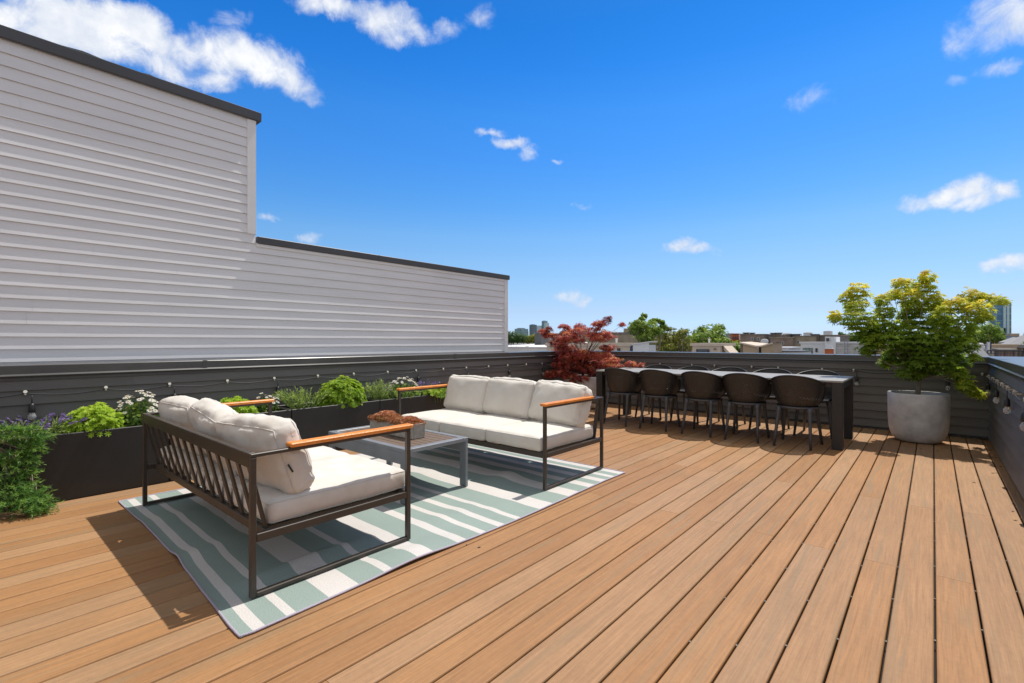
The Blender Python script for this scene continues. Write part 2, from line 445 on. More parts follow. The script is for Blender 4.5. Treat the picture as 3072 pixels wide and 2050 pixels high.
M = {}
M['deck'] = mat_deck('deck_board')
M['void'] = mat_simple('dark_underlay', (.012, .010, .009), .9)
M['clip'] = mat_simple('clip_metal', (.26, .25, .20), .4, metal=.6)
M['white_siding'] = mat_siding('white_siding', (.765, .77, .79), .07)
M['white_trim'] = mat_siding('white_trim', (.765, .77, .79), .05)
M['dark_siding'] = mat_siding('dark_siding', (.145, .137, .128), .16, .5, .10)
M['dark_metal'] = mat_simple('dark_cap_metal', (.095, .094, .092), .30, .12, 3, metal=.15)
M['fascia'] = mat_simple('roof_edge_metal', (.058, .060, .068), .4, .12, 3, metal=.1)
M['frame'] = mat_simple('bronze_frame', (.055, .043, .034), .42, .12, 12)
M['teak'] = mat_simple('teak', (.74, .245, .032), .42, .22, 6, bump=.15, bscale=30, stretch=(3, 3, 3))
M['fabric'] = mat_fabric('cream_fabric', (.70, .665, .605), .08)
M['fabric_old'] = mat_fabric('cream_fabric_creased', (.70, .66, .605), .14)
M['piping'] = mat_simple('cream_piping', (.60, .565, .52), .9, .1, 20)
M['tagmat'] = mat_simple('care_tag', (.03, .03, .03), .8)
M['rug'] = mat_rug('striped_rug')
M['grey_metal'] = mat_simple('grey_table_metal', (.25, .27, .30), .4, .1, 6, metal=.25)
M['slat'] = mat_simple('brown_slat', (.155, .108, .078), .6, .25, 5, bump=.1, stretch=(2, 30, 30))
M['black'] = mat_simple('black_table_metal', (.022, .021, .020), .45, .12, 10)
M['tabletop'] = mat_simple('table_top', (.30, .292, .27), .55, .10, 4, spec=.3)
M['chair'] = mat_simple('chair_shell', (.030, .027, .025), .42, .1, 10)
M['chairleg'] = mat_simple('chair_leg', (.070, .071, .078), .42, .1, 10)
M['planter'] = mat_simple('planter_metal', (.026, .025, .024), .5, .15, 4, bump=.05, bscale=200)
M['soil'] = mat_simple('soil', (.035, .022, .015), .95, .4, 40, bump=.8, bscale=80)
M['concrete'] = mat_simple('concrete', (.56, .55, .525), .85, .22, 7, bump=.3, bscale=120)
M['concrete_old'] = mat_simple('weathered_concrete', (.36, .34, .30), .9, .30, 14, bump=.5, bscale=70)
M['cable'] = mat_simple('cable_rubber', (.012, .012, .013), .5)
M['socket'] = mat_simple('socket_rubber', (.016, .016, .017), .45)
M['cableclip'] = mat_simple('cable_clip_plastic', (.55, .53, .45), .5)
g = bpy.data.materials.new('bulb_glass'); nt, b_, o_ = nodes(g)
b_.inputs['Base Color'].default_value = (.9, .9, .88, 1); b_.inputs['Roughness'].default_value = .03; b_.inputs['IOR'].default_value = 1.3
b_.inputs['Transmission Weight'].default_value = .75
M['glass'] = g
M['bark'] = mat_simple('bark', (.28, .225, .165), .9, .3, 20, bump=.6, bscale=60, stretch=(1, 1, .3))
M['bark_red'] = mat_simple('dark_bark', (.075, .05, .04), .9, .3, 20)
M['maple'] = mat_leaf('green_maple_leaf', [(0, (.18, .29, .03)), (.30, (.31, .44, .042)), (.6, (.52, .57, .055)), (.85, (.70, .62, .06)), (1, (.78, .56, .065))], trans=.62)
M['redmaple'] = mat_leaf('red_maple_leaf', [(0, (.11, .022, .020)), (.35, (.34, .055, .040)), (.7, (.62, .125, .075)), (.92, (.70, .27, .17)), (1, (.62, .29, .07))], trans=.42)
M['sedum'] = mat_leaf('bright_green_leaf', [(0, (.20, .34, .024)), (.5, (.38, .56, .042)), (1, (.60, .74, .09))], trans=.5)
M['green2'] = mat_leaf('mid_green_leaf', [(0, (.13, .25, .02)), (.5, (.30, .47, .036)), (1, (.56, .68, .085))], trans=.5)
M['daisyleaf'] = mat_leaf('dark_daisy_leaf', [(0, (.04, .09, .014)), (.6, (.12, .23, .03)), (1, (.32, .42, .06))], trans=.4)
M['rosemary'] = mat_leaf('grey_green_needle', [(0, (.18, .28, .05)), (.5, (.36, .50, .11)), (1, (.54, .66, .20))], trans=.45)
M['juniper'] = mat_leaf('juniper_needle', [(0, (.03, .09, .026)), (.5, (.115, .27, .055)), (1, (.34, .54, .11))], trans=.4)
M['petal'] = mat_leaf('white_petal', [(0, (.70, .69, .62)), (1, (.86, .85, .80))], trans=.3)
M['yellow'] = mat_simple('flower_eye', (.50, .30, .03), .8)
M['lavender'] = mat_leaf('purple_flower', [(0, (.20, .12, .40)), (1, (.42, .30, .66))], trans=.4)
M['stem'] = mat_leaf('green_stem', [(0, (.10, .17, .04)), (1, (.22, .30, .08))], trans=.2)
M['coppersedum'] = mat_leaf('copper_succulent', [(0, (.24, .17, .04)), (.25, (.42, .22, .075)), (.5, (.56, .21, .11)), (.85, (.70, .36, .22)), (1, (.62, .48, .14))], trans=.25)
M['treeleaf'] = mat_leaf('street_tree_leaf', [(0, (.08, .14, .02)), (.5, (.24, .36, .05)), (1, (.48, .56, .10))], trans=.45)
M['treeleaf_dark'] = mat_leaf('dark_tree_leaf', [(0, (.025, .06, .015)), (.5, (.06, .13, .02)), (1, (.13, .21, .035))], trans=.3)
M['treeleaf_olive'] = mat_leaf('olive_tree_leaf', [(0, (.09, .12, .016)), (.5, (.25, .27, .04)), (1, (.44, .43, .08))], trans=.35)
M['city'] = mat_simple('city_ground', (.16, .15, .14), .95, .3, .02)
M['brick_brown'] = mat_brick('brown_brick', (.24, .165, .135), (.30, .21, .17), (.26, .23, .2))
M['brick_dark'] = mat_brick('dark_brick', (.18, .15, .135), (.22, .18, .155), (.2, .18, .16))
M['brick_red'] = mat_brick('red_brick', (.38, .19, .14), (.44, .24, .18), (.3, .25, .22))
M['brick_tan'] = mat_brick('tan_brick', (.33, .27, .19), (.38, .31, .22), (.3, .27, .22))
M['brick_white'] = mat_brick('white_painted_brick', (.55, .54, .53), (.62, .61, .60), (.42, .41, .40), 2.2, 6)
M['stucco'] = mat_simple('beige_stucco', (.58, .49, .40), .9, .08, 2)
M['stucco_tan'] = mat_simple('tan_stucco', (.42, .32, .22), .9, .1, 2)
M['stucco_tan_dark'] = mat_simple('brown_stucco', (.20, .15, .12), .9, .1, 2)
M['white_wall'] = mat_simple('white_render', (.70, .71, .73), .8, .05, 1)
M['roof_white'] = mat_simple('white_roof_membrane', (.68, .66, .64), .8, .10, .8)
M['grey_wall'] = mat_simple('grey_cladding', (.30, .32, .35), .7, .08, 2)
M['orange_wall'] = mat_simple('orange_cladding', (.50, .13, .035), .7, .15, 2)
M['dark_pipe'] = mat_simple('dark_pipe', (.03, .032, .038), .5)
M['navy_pipe'] = mat_simple('navy_pipe', (.03, .045, .085), .5)
M['white_pipe'] = mat_simple('white_pipe', (.70, .70, .69), .5)
M['pane'] = mat_simple('window_glass', (.035, .045, .055), .12, .2, 1, spec=.7)
M['pane_green'] = mat_simple('green_window_glass', (.20, .30, .26), .15, .1, 1, spec=.7)
M['dark_roof'] = mat_simple('dark_grey_roof', (.085, .09, .098), .7, .12, 2)
M['tower_teal'] = mat_curtain('teal_curtain_wall', (.14, .27, .31), (.30, .40, .42), 4, 4)
M['tower_blue'] = mat_curtain('blue_curtain_wall', (.10, .25, .42), (.16, .32, .45), 3, 4)
M['tower_pale'] = mat_curtain('pale_curtain_wall', (.36, .52, .56), (.46, .60, .63), 4, 40)
M['tower_dark'] = mat_curtain('dark_curtain_wall', (.085, .14, .18), (.16, .22, .26), 4, 4)
M['canvas'] = mat_simple('grey_canvas', (.28, .28, .29), .9, .1, 3)
M['debris'] = mat_leaf('dry_leaf', [(0, (.05, .02, .012)), (.6, (.20, .10, .045)), (1, (.40, .28, .14))], trans=.1)

# ------------------------------------------------------------------ the deck
PITCH, GX = 0.1445, 0.006
XL, XR, YB, YF = -5.25, 0.523, 8.05, -4.0
GAP = 0.0072


def deck():
    mb = MB(); cl = MB()
    k0 = math.floor((XL - GX) / PITCH); k1 = math.floor((XR - 0.14 - GX) / PITCH)
    for k in range(k0, k1 + 1):
        x0 = GX + k * PITCH + GAP / 2; x1 = GX + (k + 1) * PITCH - GAP / 2
        rr = random.Random(k * 17 + 3)
        # twelve-foot boards, joints staggered from board to board over two joists
        cuts = [3.22 + rr.uniform(-.02, .03), 6.9] if k % 2 == 0 else [4.50 + rr.uniform(-.04, .04)]
        if k > -13: cuts = [-.43 if k % 2 == 0 else .84] + cuts
        ys = [YF] + cuts + [YB - .012]
        for a, b in zip(ys[:-1], ys[1:]):
            board(mb, x0, x1, a + .0009, b - .0009, .5 + (rr.random() - .5) * .95)
        if k > -7:
            y = YF + (k % 3) * .11
            while y < YB:
                cl.box(x1 + .0008, x1 + GAP - .0008, y, y + .009, -.014, -.005); y += .405 + .03 * rr.random()
    # picture-frame board along the right-hand wall
    xb0 = GX + (k1 + 1) * PITCH + GAP / 2
    for a, b, r in ((YF, 1.2, .3), (1.2, 5.0, .75), (5.0, YB - .012, .45)):
        board(mb, xb0, XR - .012, a + .0008, b - .0008, r)
    d = mb.build('deck', M['deck']); tag(d, None, None, None, 'structure')
    ms = MB().box(XL - .1, XR + .1, YF, YB + .1, -.20, -.040).build('deck_base', M['void']); tag(ms, None, None, None, 'structure')
    c = cl.build('deck_clips', M['clip'], d); c['kind'] = 'structure'
    kn = MB()
    for x, y, r in ((.255, 5.525, .011), (-1.939, 1.949, .008), (-2.02, 1.93, .004)):
        kn.add([(x + r * math.cos(i * PI / 5), y + r * 1.3 * math.sin(i * PI / 5), .0006) for i in range(10)], [tuple(range(10))])
    kn = kn.build('deck_knots', M['void'], d); kn['kind'] = 'structure'


def board(mb, x0, x1, y0, y1, r):
    e = .006; z = 0.0; t = -.024
    P = [(x0, t), (x0, z - e), (x0 + e * .35, z - e * .3), (x0 + e, z), (x1 - e, z), (x1 - e * .35, z - e * .3), (x1, z - e), (x1, t)]
    vs = [(x, y0, zz) for x, zz in P] + [(x, y1, zz) for x, zz in P]
    n = len(P)
    fs = [(i, i + 1, n + i + 1, n + i) for i in range(n - 1)]
    fs = [f[::-1] for f in fs] + [tuple(range(n)), tuple(range(2 * n - 1, n - 1, -1))]
    mb.add(vs, fs, 0, r)


deck()


# ------------------------------------------------------------------ lap siding
def siding(mb, p0, dirv, nrm, length, z0, z1, expo, lap=.013, joints=0, seed=1, slot=.0045):
    """lapped boards on the plane through p0; dirv along the wall, nrm out of it"""
    d = Vector(dirv); n = Vector(nrm); p = Vector(p0); rr = random.Random(seed)
    z = z0; row = 0
    while z < z1 - 1e-4:
        zt = min(z + expo, z1)
        cuts = [0, length]
        if joints:
            s = rr.uniform(.2, joints)
            while s < length - .2:
                cuts.append(s); s += joints * rr.uniform(.85, 1.1)
            cuts.sort()
        for a, b in zip(cuts[:-1], cuts[1:]):
            g = .0005 if joints else 0
            A = p + d * (a + (g if a else 0)); B = p + d * (b - (g if b < length else 0))
            zs = z + slot; o0 = n * lap; o1 = n * (lap * (1 - (zt + slot - zs) / expo) + .001)
            zz = zt + slot
            vs = [A + o0 + Vector((0, 0, zs)), B + o0 + Vector((0, 0, zs)), B + o1 + Vector((0, 0, zz)), A + o1 + Vector((0, 0, zz)),
                  A - n * .015 + Vector((0, 0, zs + .004)), B - n * .015 + Vector((0, 0, zs + .004)), A - n * .015 + Vector((0, 0, zz - .003)), B - n * .015 + Vector((0, 0, zz - .003))]
            mb.add(vs, [(0, 1, 2, 3), (4, 5, 1, 0), (3, 2, 7, 6)], 0, rr.random())
        z = zt; row += 1


def cap_run(mb, p0, dirv, nrm, length, zb, zt, over, back):
    """folded metal coping: face, flared drip edge, top, rear leg"""
    d = Vector(dirv); n = Vector(nrm); p = Vector(p0)
    prof = [(0.004, zb - .004), (over + .009, zb - .004), (over + .009, zb), (over, zb + .012), (over, zt - .004), (over - .004, zt), (-back + .004, zt + .004), (-back, zt), (-back, zb)]
    vs = []
    for s in (0, length):
        for o, z in prof:
            vs.append(p + d * s + n * o + Vector((0, 0, z)))
    k = len(prof)
    mb.add(vs, [(i, i + 1, k + i + 1, k + i) for i in range(k - 1)] + [tuple(range(k)), tuple(range(2 * k - 1, k - 1, -1))])


CAPT, CAPB = .985, .905
walls = []
# left parapet
t = thing('parapet_wall', 'long charcoal clapboard parapet behind the row of planters, left of the deck', 'wall', (XL, 2, 0))
mb = MB(); siding(mb, (XL, YF, 0), (0, 1, 0), (1, 0, 0), YB - YF, .018, .886, .1085, .019, 3.6, 5, .014)
mb.box(XL - .16, XL - .020, YF, YB + .3, -.1, .90)
mb.build('siding', M['dark_siding'], t)
mb = MB(); cap_run(mb, (XL, YF, 0), (0, 1, 0), (1, 0, 0), YB + .25 - YF, CAPB, CAPT, .03, .19)
for y in (1.55, 4.75, 7.7):
    mb.box(XL + .0, XL + .0335, y, y + .035, CAPB + .012, CAPT + .0015)
mb.build('cap', M['dark_metal'], t)
MB().box(XL + .001, XL + .018, YF, YB, .868, .886).build('trim_strip', M['dark_metal'], t)
MB().box(XL + .002, XL + .012, YF, YB, .001, .0178).build('base_trim', M['dark_metal'], t)
# back parapet
t = thing('parapet_wall', 'charcoal clapboard parapet behind the dining table at the far end of the deck', 'wall', (-2.3, YB, 0))
mb = MB(); siding(mb, (XR, YB, 0), (-1, 0, 0), (0, -1, 0), XR - XL - .02, .018, .886, .1085, .019, 3.6, 9, .014)
mb.box(XL, XR + .3, YB + .020, YB + .16, -.1, .90)
mb.build('siding', M['dark_siding'], t)
mb = MB(); cap_run(mb, (XR + .30, YB, 0), (-1, 0, 0), (0, -1, 0), XR + .30 - XL - .045, CAPB, CAPT - .003, .03, .19)
for x in (-1.05, -3.9):
    mb.box(x, x + .035, YB - .0335, YB, CAPB + .012, CAPT - .0015)
mb.build('cap', M['dark_metal'], t)
MB().box(XL + .02, XR - .02, YB - .018, YB - .001, .868, .886).build('trim_strip', M['dark_metal'], t)
MB().box(XL + .02, XR - .02, YB - .011, YB - .002, .001, .0178).build('base_trim', M['dark_metal'], t)
# right parapet
t = thing('parapet_wall', 'charcoal clapboard parapet at the right edge with three bulbs hanging on it', 'wall', (XR, 3, 0))
mb = MB(); siding(mb, (XR, YF, 0), (0, 1, 0), (-1, 0, 0), YB - YF - .015, .018, .886, .1085, .032, 3.6, 11, .014)
mb.box(XR + .020, XR + .16, YF, YB + .16, -.1, .90)
mb.build('siding', M['dark_siding'], t)
mb = MB(); cap_run(mb, (XR, YF, 0), (0, 1, 0), (-1, 0, 0), YB - .031 - YF, CAPB, CAPT, .03, .34)
mb.build('cap', M['dark_metal'], t)
MB().box(XR - .018, XR - .001, YF, YB - .02, .868, .886).build('trim_strip', M['dark_metal'], t)
MB().box(XR - .012, XR - .002, YF, YB - .02, .001, .0178).build('base_trim', M['dark_metal'], t)

# ------------------------------------------------------------------ the neighbour's white clapboard house
WX = -5.47
t = thing('neighbouring_house', 'white clapboard side wall of the house next door, stepping down to a lower block', 'house', (WX - 3, 0, -10))
EXP = .1005
mb = MB()
siding(mb, (WX, -9, 0), (0, 1, 0), (1, 0, 0), 2.115 + 9 - .085, 2.302, 3.515, EXP, .0125, 3.7, 21, .008)
siding(mb, (WX, -9, 0), (0, 1, 0), (1, 0, 0), 2.115 + 9, 0.70 - .006, 2.302, EXP, .0125, 3.7, 22, .008)
siding(mb, (WX, 2.115, 0), (0, 1, 0), (1, 0, 0), 6.175 - 2.115 - .085, 0.70 - .006, 2.212, EXP, .0125, 3.7, 23, .008)
mb.box(WX - 7, WX - .020, -9, 2.11, -10, 3.52); mb.box(WX - 7, WX - .021, 2.11, 6.17, -10, 2.215)
mb.build('siding', M['white_siding'], t)
MB().box(WX - .05, WX + .017, 2.03, 2.117, 2.306, 3.515).build('corner_trim', M['white_trim'], t)
MB().box(WX - .05, WX + .017, 6.09, 6.177, .6, 2.212).build('corner_trim', M['white_trim'], t)
MB().box(WX, WX + .018, 2.12, 6.088, 2.178, 2.2115).build('frieze', M['white_trim'], t)
mb = MB(); mb.bbox(WX - 7.1, WX + .040, -9.1, 2.165, 3.517, 3.612, .005)
for (y, w, h) in ((.72, .34, .016), (1.18, .16, .010)):
    mb.add([(WX - .05, y - w / 2, 3.611), (WX + .03, y - w / 2, 3.611), (WX + .03, y, 3.611 + h), (WX - .05, y, 3.611 + h), (WX + .03, y + w / 2, 3.611), (WX - .05, y + w / 2, 3.611)],
           [(0, 1, 2, 3), (3, 2, 4, 5), (1, 4, 2)])
mb.build('roof_edge', M['fascia'], t)
mb = MB(); mb.bbox(WX - 7.1, WX + .036, 2.130, 6.205, 2.214, 2.288, .005); mb.box(WX + .03, WX + .0375, 3.62, 3.632, 2.216, 2.287)
mb.build('roof_edge', M['fascia'], t)


# ------------------------------------------------------------------ cushions and sofas
def cushion(mb, w, d, h, r, puff, seed, xf, wr=.006, nx=26, ny=20, nz=8, crease=1.0, m=0, slump=0.0):
    def cl(n): return [math.sin((i / n - .5) * PI) * .55 + (i / n - .5) * 2 * .45 for i in range(n + 1)]
    A, B, C_ = cl(nx), cl(ny), cl(nz)
    idx = {}; vs = []; fs = []
    core = np.array([w / 2 - r, d / 2 - r, h / 2 - r])

    def vert(i, j, k):
        if (i, j, k) in idx: return idx[(i, j, k)]
        a, b, c = A[i], B[j], C_[k]
        p = np.array([a * w / 2, b * d / 2, c * h / 2])
        q = np.clip(p, -core, core); df = p - q; L = np.linalg.norm(df)
        nrm = df / L if L > 1e-9 else np.zeros(3)
        if L > 1e-9: p = q + nrm * r
        p[2] += c * puff * (1 - a * a) * (1 - b * b)
        p[0] += a * puff * .25 * (1 - b * b) * (1 - c * c)
        p[1] += b * puff * .45 * (1 - a * a) * (1 - c * c)
        s = Vector((p[0] * 7 + seed * 3.1, p[1] * 7 - seed, p[2] * 9 + seed * .7))
        nv = mnoise.noise(s) * wr
        edge = max(0, (abs(a) - .55) / .45) + max(0, (abs(b) - .6) / .4)
        s2 = Vector((p[0] * 9 + seed, p[1] * 34 + mnoise.noise(s) * 1.5, p[2] * 30))
        nv += mnoise.noise(s2) * wr * crease * .9 * min(1, edge)
        s3 = Vector((p[0] * 26 - seed, p[1] * 8, p[2] * 12 + seed))
        nv += mnoise.noise(s3) * wr * crease * .55
        out = nrm if L > 1e-9 else np.array([0, 0, 1.0 if c > 0 else -1.0])
        p = p + out * nv
        p[2] -= slump * (1 + b) * .5 * (a * .5 + .5)
        v = xf @ Vector(p)
        idx[(i, j, k)] = len(vs); vs.append(v); return idx[(i, j, k)]
    for i in range(nx):
        for j in range(ny):
            fs.append((vert(i, j, nz), vert(i + 1, j, nz), vert(i + 1, j + 1, nz), vert(i, j + 1, nz)))
            fs.append((vert(i, j, 0), vert(i, j + 1, 0), vert(i + 1, j + 1, 0), vert(i + 1, j, 0)))
    for i in range(nx):
        for k in range(nz):
            fs.append((vert(i, 0, k), vert(i + 1, 0, k), vert(i + 1, 0, k + 1), vert(i, 0, k + 1)))
            fs.append((vert(i, ny, k), vert(i, ny, k + 1), vert(i + 1, ny, k + 1), vert(i + 1, ny, k)))
    for j in range(ny):
        for k in range(nz):
            fs.append((vert(0, j, k), vert(0, j, k + 1), vert(0, j + 1, k + 1), vert(0, j + 1, k)))
            fs.append((vert(nx, j, k), vert(nx, j + 1, k), vert(nx, j + 1, k + 1), vert(nx, j, k + 1)))
    mb.add(vs, fs, m)
    # seam rings along the upper and lower edge
    rings = []
    for k in (1, nz - 1):
        ring = [idx[(i, 0, k)] for i in range(nx + 1)] + [idx[(nx, j, k)] for j in range(1, ny + 1)] + [idx[(i, ny, k)] for i in range(nx - 1, -1, -1)] + [idx[(0, j, k)] for j in range(ny - 1, 0, -1)]
        rings.append([vs[i] for i in ring])
    return rings


def sofa(label, seed, loc, rz, fabric, backs):
    """local frame: front of the seat at y=0, back at y=.875, x = -.95 .. .95"""
    t = thing('outdoor_sofa', label, 'sofa', (0, 0, 0), 'outdoor sofas on the striped rug')
    D, HW = .88, .95
    fr = M['frame']
    for s in (-1, 1):
        mb = MB(); x0, x1 = sorted((s * HW, s * (HW - .026)))
        mb.bbox(x0, x1, 0, .026, 0.002, .632, .003)                      # front leg
        mb.bbox(x0, x1, .0263, D - .0263, .002, .022, .003)              # runner
        mb.bbox(x0, x1, D - .026, D, .002, .632, .003)                   # back leg
        mb.bbox(x0, x1, .0, D, .6322, .650, .003)                        # top rail
        mb.build('side_frame', fr, t)
        xa, xb = sorted((s * (HW + .012), s * (HW - .045)))
        ar = MB(); ar.bbox(xa, xb, -.012, .705, .6505, .672, .005); ar.build('armrest', M['teak'], t)
    mb = MB()
    mb.bbox(-HW + .0265, HW - .0265, .004, .030, .244, .287, .003)
    mb.bbox(-HW + .0265, HW - .0265, D - .10, D - .07, .244, .287, .003)
    for s in (-1, 1):
        x0, x1 = sorted((s * (HW - .0005), s * (HW - .0260)))
        mb.bbox(x0, x1, .0265, D - .0265, .247, .286, .003)
    for i in range(9):
        x = -HW + .12 + i * (2 * HW - .24) / 8
        mb.box(x - .025, x + .025, .0305, D - .1005, .258, .272)
    mb.build('seat_frame', fr, t)
    mb = MB()
    mb.bbox(-HW + .0285, HW - .0285, D - .030, D - .002, .582, .6495, .003)    # top rail of the back
    mb.build('back_rail', fr, t)
    n = 14
    for i in range(n):
        x = -HW + .052 + i * (2 * HW - .104) / (n - 1)
        mb = MB(); mb.bar((x, D - .085, .286), (x, D - .012, .590), .034, .010, (1, 0, 0)); mb.build('slat', fr, t)
    w = (2 * HW - .075) / 3
    for i in range(3):
        xc = -HW + .0375 + w * (i + .5)
        mb = MB(); xf = Matrix.Translation((xc, .392, .3475))
        rg = cushion(mb, w - .002, .80, .118, .036, .012, seed + i, xf, .0045, 26, 26, 8, .8)
        c = mb.build('seat_cushion', fabric, t, True)
        pb = MB()
        for r_ in rg: pb.tube(r_, .0030, 5, closed=True)
        pb.build('piping', M['piping'], c, True)
    for i, (dx, dy, dz, tilt, yaw, roll, sc, cr, sl) in enumerate(backs):
        xc = -HW + .04 + w * (i + .5) + dx
        mb = MB()
        xf = Matrix.Translation((xc, .685 + dy, .578 + dz)) @ Matrix.Rotation(yaw, 4, 'Z') @ Matrix.Rotation(roll, 4, 'Y') @ Matrix.Rotation(PI / 2 - tilt, 4, 'X')
        rg = cushion(mb, (w + .012) * sc, .375, .150, .055, .036, seed + 11 + i, xf, .009, 28, 22, 10, cr, slump=sl)
        c = mb.build('back_cushion', fabric, t, True)
        pb = MB()
        for r_ in rg: pb.tube(r_, .0034, 5, closed=True)
        pb.build('piping', M['piping'], c, True)
    t.location = loc; t.rotation_euler = (0, 0, rz)
    return t


s1 = sofa('cream cushioned sofa in the foreground showing its slatted dark metal back', 3, (-3.25, 1.750, .011), PI, M['fabric_old'],
          [(0.010, -.015, .0, .33, .05, .03, 1.0, 1.25, .02), (0, -.005, .008, .36, -.07, -.06, 1.02, 1.3, .0), (0, .0, .0, .30, .02, .02, 1.0, 1.0, .0)])
tg = MB(); tg.bar((-2.336, 1.052, .575), (-2.334, 1.075, .535), .004, .008, (1, 0, 0))
tgo = tg.build('care_tag', M['tagmat'])
tgo.parent = s1; tgo.matrix_parent_inverse = (Matrix.Translation(s1.location) @ Matrix.Rotation(PI, 4, 'Z')).inverted()
s2 = sofa('cream cushioned sofa facing the camera beyond the coffee table', 31, (-3.215, 3.000, .011), 0, M['fabric'],
          [(.0, 0, .006, .28, .02, .0, 1.0, .9, 0), (-.005, .0, .008, .30, -.02, .015, 1.02, .9, 0), (.005, -.02, .004, .36, -.09, .03, 1.0, 1.6, 0)])

# ------------------------------------------------------------------ rug
ST = [.739, .787, .835, .922, .962, 1.115, 1.270, 1.412, 1.456, 1.615, 1.724, 1.903, 1.972, 2.083, 2.132, 2.238, 2.296, 2.404, 2.453, 2.657, 2.812, 3.018, 3.163, 3.311, 3.405, 3.505, 3.588, 3.676, 3.735, 3.815, 3.895]


def rug():
    mb = MB(); x0, x1 = -4.455, -2.055; y0, y1 = ST[0], ST[-1]
    ys = []
    for i in range(len(ST) - 1):
        n = max(1, round((ST[i + 1] - ST[i]) / .035))
        for j in range(n): ys.append((ST[i] + (ST[i + 1] - ST[i]) * j / n, i % 2))
    ys.append((y1, 0)); nx = 76
    xs = [x0 + (x1 - x0) * i / nx for i in range(nx + 1)]
    humps = [(-2.16, 1.60, .16, .22, .022), (-3.05, 1.02, .10, .7, .016), (-2.5, 1.25, .05, .30, .030), (-2.45, 2.2, .08, .3, .010), (-3.4, 3.2, .5, .055, .022),
             (-2.75, 3.12, .12, .16, .034), (-3.5, 1.5, .12, .5, .014), (-2.3, 2.5, .07, .2, .009), (-3.0, .80, .09, .15, .012), (-3.8, .9, .1, .3, .012), (-3.4, 2.6, .09, .4, .012)]

    def hz(x, y):
        z = .006
        for hx, hy, sx, sy, a in humps:
            z += a * math.exp(-((x - hx) / sx) ** 2 - ((y - hy) / sy) ** 2)
        z += .004 * max(0, mnoise.noise(Vector((x * 3.2, y * 1.5, 2.0)))) + .003 * max(0, mnoise.noise(Vector((x * 9, y * 4, 5.0))))
        for lx, ly in ((-2.275, .9), (-2.275, 1.7), (-4.2, .9), (-4.2, 1.7), (-2.27, 3.05), (-2.27, 3.82), (-4.15, 3.05), (-2.82, 2.66), (-2.82, 2.1), (-3.86, 2.1), (-3.86, 2.66)):
            k = math.exp(-((x - lx) / .06) ** 2 - ((y - ly) / .12) ** 2); z = z * (1 - k) + .006 * k
        for xr in (-2.285, -2.25):
            k = math.exp(-((x - xr) / .035) ** 2) * (1 if (y < 1.8) == (xr < -2.26) else 0) * (1 if y < 1.78 or y > 2.98 else 0); z = z * (1 - .85 * k) + .006 * .85 * k
        return min(z, .055)
    V = []; F = []; R = []
    skew = lambda x: float(np.interp(x, [-4.455, -3.98, -3.6, -3.3, -3.06, -2.8, -2.58, -2.34, -2.17, -2.05], [.049, .052, .056, .050, .045, .036, .023, .011, .001, 0]))
    wob = lambda x, y: (.010 * math.sin(y * 3.1) if abs(x - x1) < .01 else 0)
    for y, _ in ys:
        for x in xs:
            V.append((x + wob(x, y), y + skew(x) * math.exp(-(y - .739) / .7) + .004 * mnoise.noise(Vector((x * 2.5, y * 3, 0))), hz(x, y)))
    n1 = nx + 1
    for j in range(len(ys) - 1):
        for i in range(nx):
            edge = j == 0 or j == len(ys) - 2 or False
            mb.add([], [], 0)
            F.append((j * n1 + i, j * n1 + i + 1, (j + 1) * n1 + i + 1, (j + 1) * n1 + i)); R.append(.6 if ys[j][1] else .1)
    o = len(mb.v); mb.v.extend(V); mb.f.extend(F); mb.m.extend([0] * len(F)); mb.r.extend(R)
    t = thing('striped_rug', 'outdoor rug with sea green and white stripes under the sofas', 'rug', (-3.25, 2.3, 0))
    mb.build('woven_field', M['rug'], t, True)
    # bound edge
    eb = MB()
    ring = [(x, ys[0][0] - .002 + skew(x), hz(x, ys[0][0]) + .0) for x in xs] + [(x1 + .002 + wob(x1, y), y, hz(x1, y)) for y, _ in ys] + [(x, y1 + .002, hz(x, y1)) for x in xs[::-1]] + [(x0 - .002, y + skew(x0) * math.exp(-(y - .739) / .7), hz(x0, y)) for y, _ in ys[::-1]]
    pts = [ring[0]]
    for p in ring[1:]:
        if (Vector(p) - Vector(pts[-1])).length > .012: pts.append(p)
    eb.tube(pts[:-1], .0055, 6, r=.9, closed=True)
    eb.build('bound_edge', M['rug'], t, True)


rug()

# ------------------------------------------------------------------ coffee table and its planter
t = thing('coffee_table', 'low grey metal coffee table with brown slatted top between the sofas', 'table', (-3.343, 2.39, 0))
cx0, cx1, cy0, cy1, cz = -3.885, -2.80, 2.090, 2.693, .402
mb = MB()
mb.bbox(cx0, cx1, cy0, cy0 + .052, cz - .03, cz, .003); mb.bbox(cx0, cx1, cy1 - .052, cy1, cz - .03, cz, .003)
mb.bbox(cx0, cx0 + .055, cy0 + .0523, cy1 - .0523, cz - .03, cz, .003); mb.bbox(cx1 - .055, cx1, cy0 + .0523, cy1 - .0523, cz - .03, cz, .003)
mb.build('top_frame', M['grey_metal'], t)
mb = MB()
for ya in (cy0 + .001, cy1 - .025):
    MB().bbox(cx0 + .002, cx1 - .002, ya, ya + .024, cz - .115, cz - .0305, .002).build('apron', M['grey_metal'], t)
for xa in (cx0 + .002, cx1 - .074):
    for ya in (cy0 + .001, cy1 - .025):
        MB().bbox(xa, xa + .072, ya, ya + .024, .012, cz - .1152, .002).build('leg', M['grey_metal'], t)
ns = 8; sw = (cy1 - cy0 - .104 - .006 * (ns + 1)) / ns
for i in range(ns):
    ya = cy0 + .052 + .006 + i * (sw + .006)
    MB().bbox(cx0 + .057, cx1 - .057, ya, ya + sw, cz - .022, cz - .003, .002).build('slat', M['slat'], t)
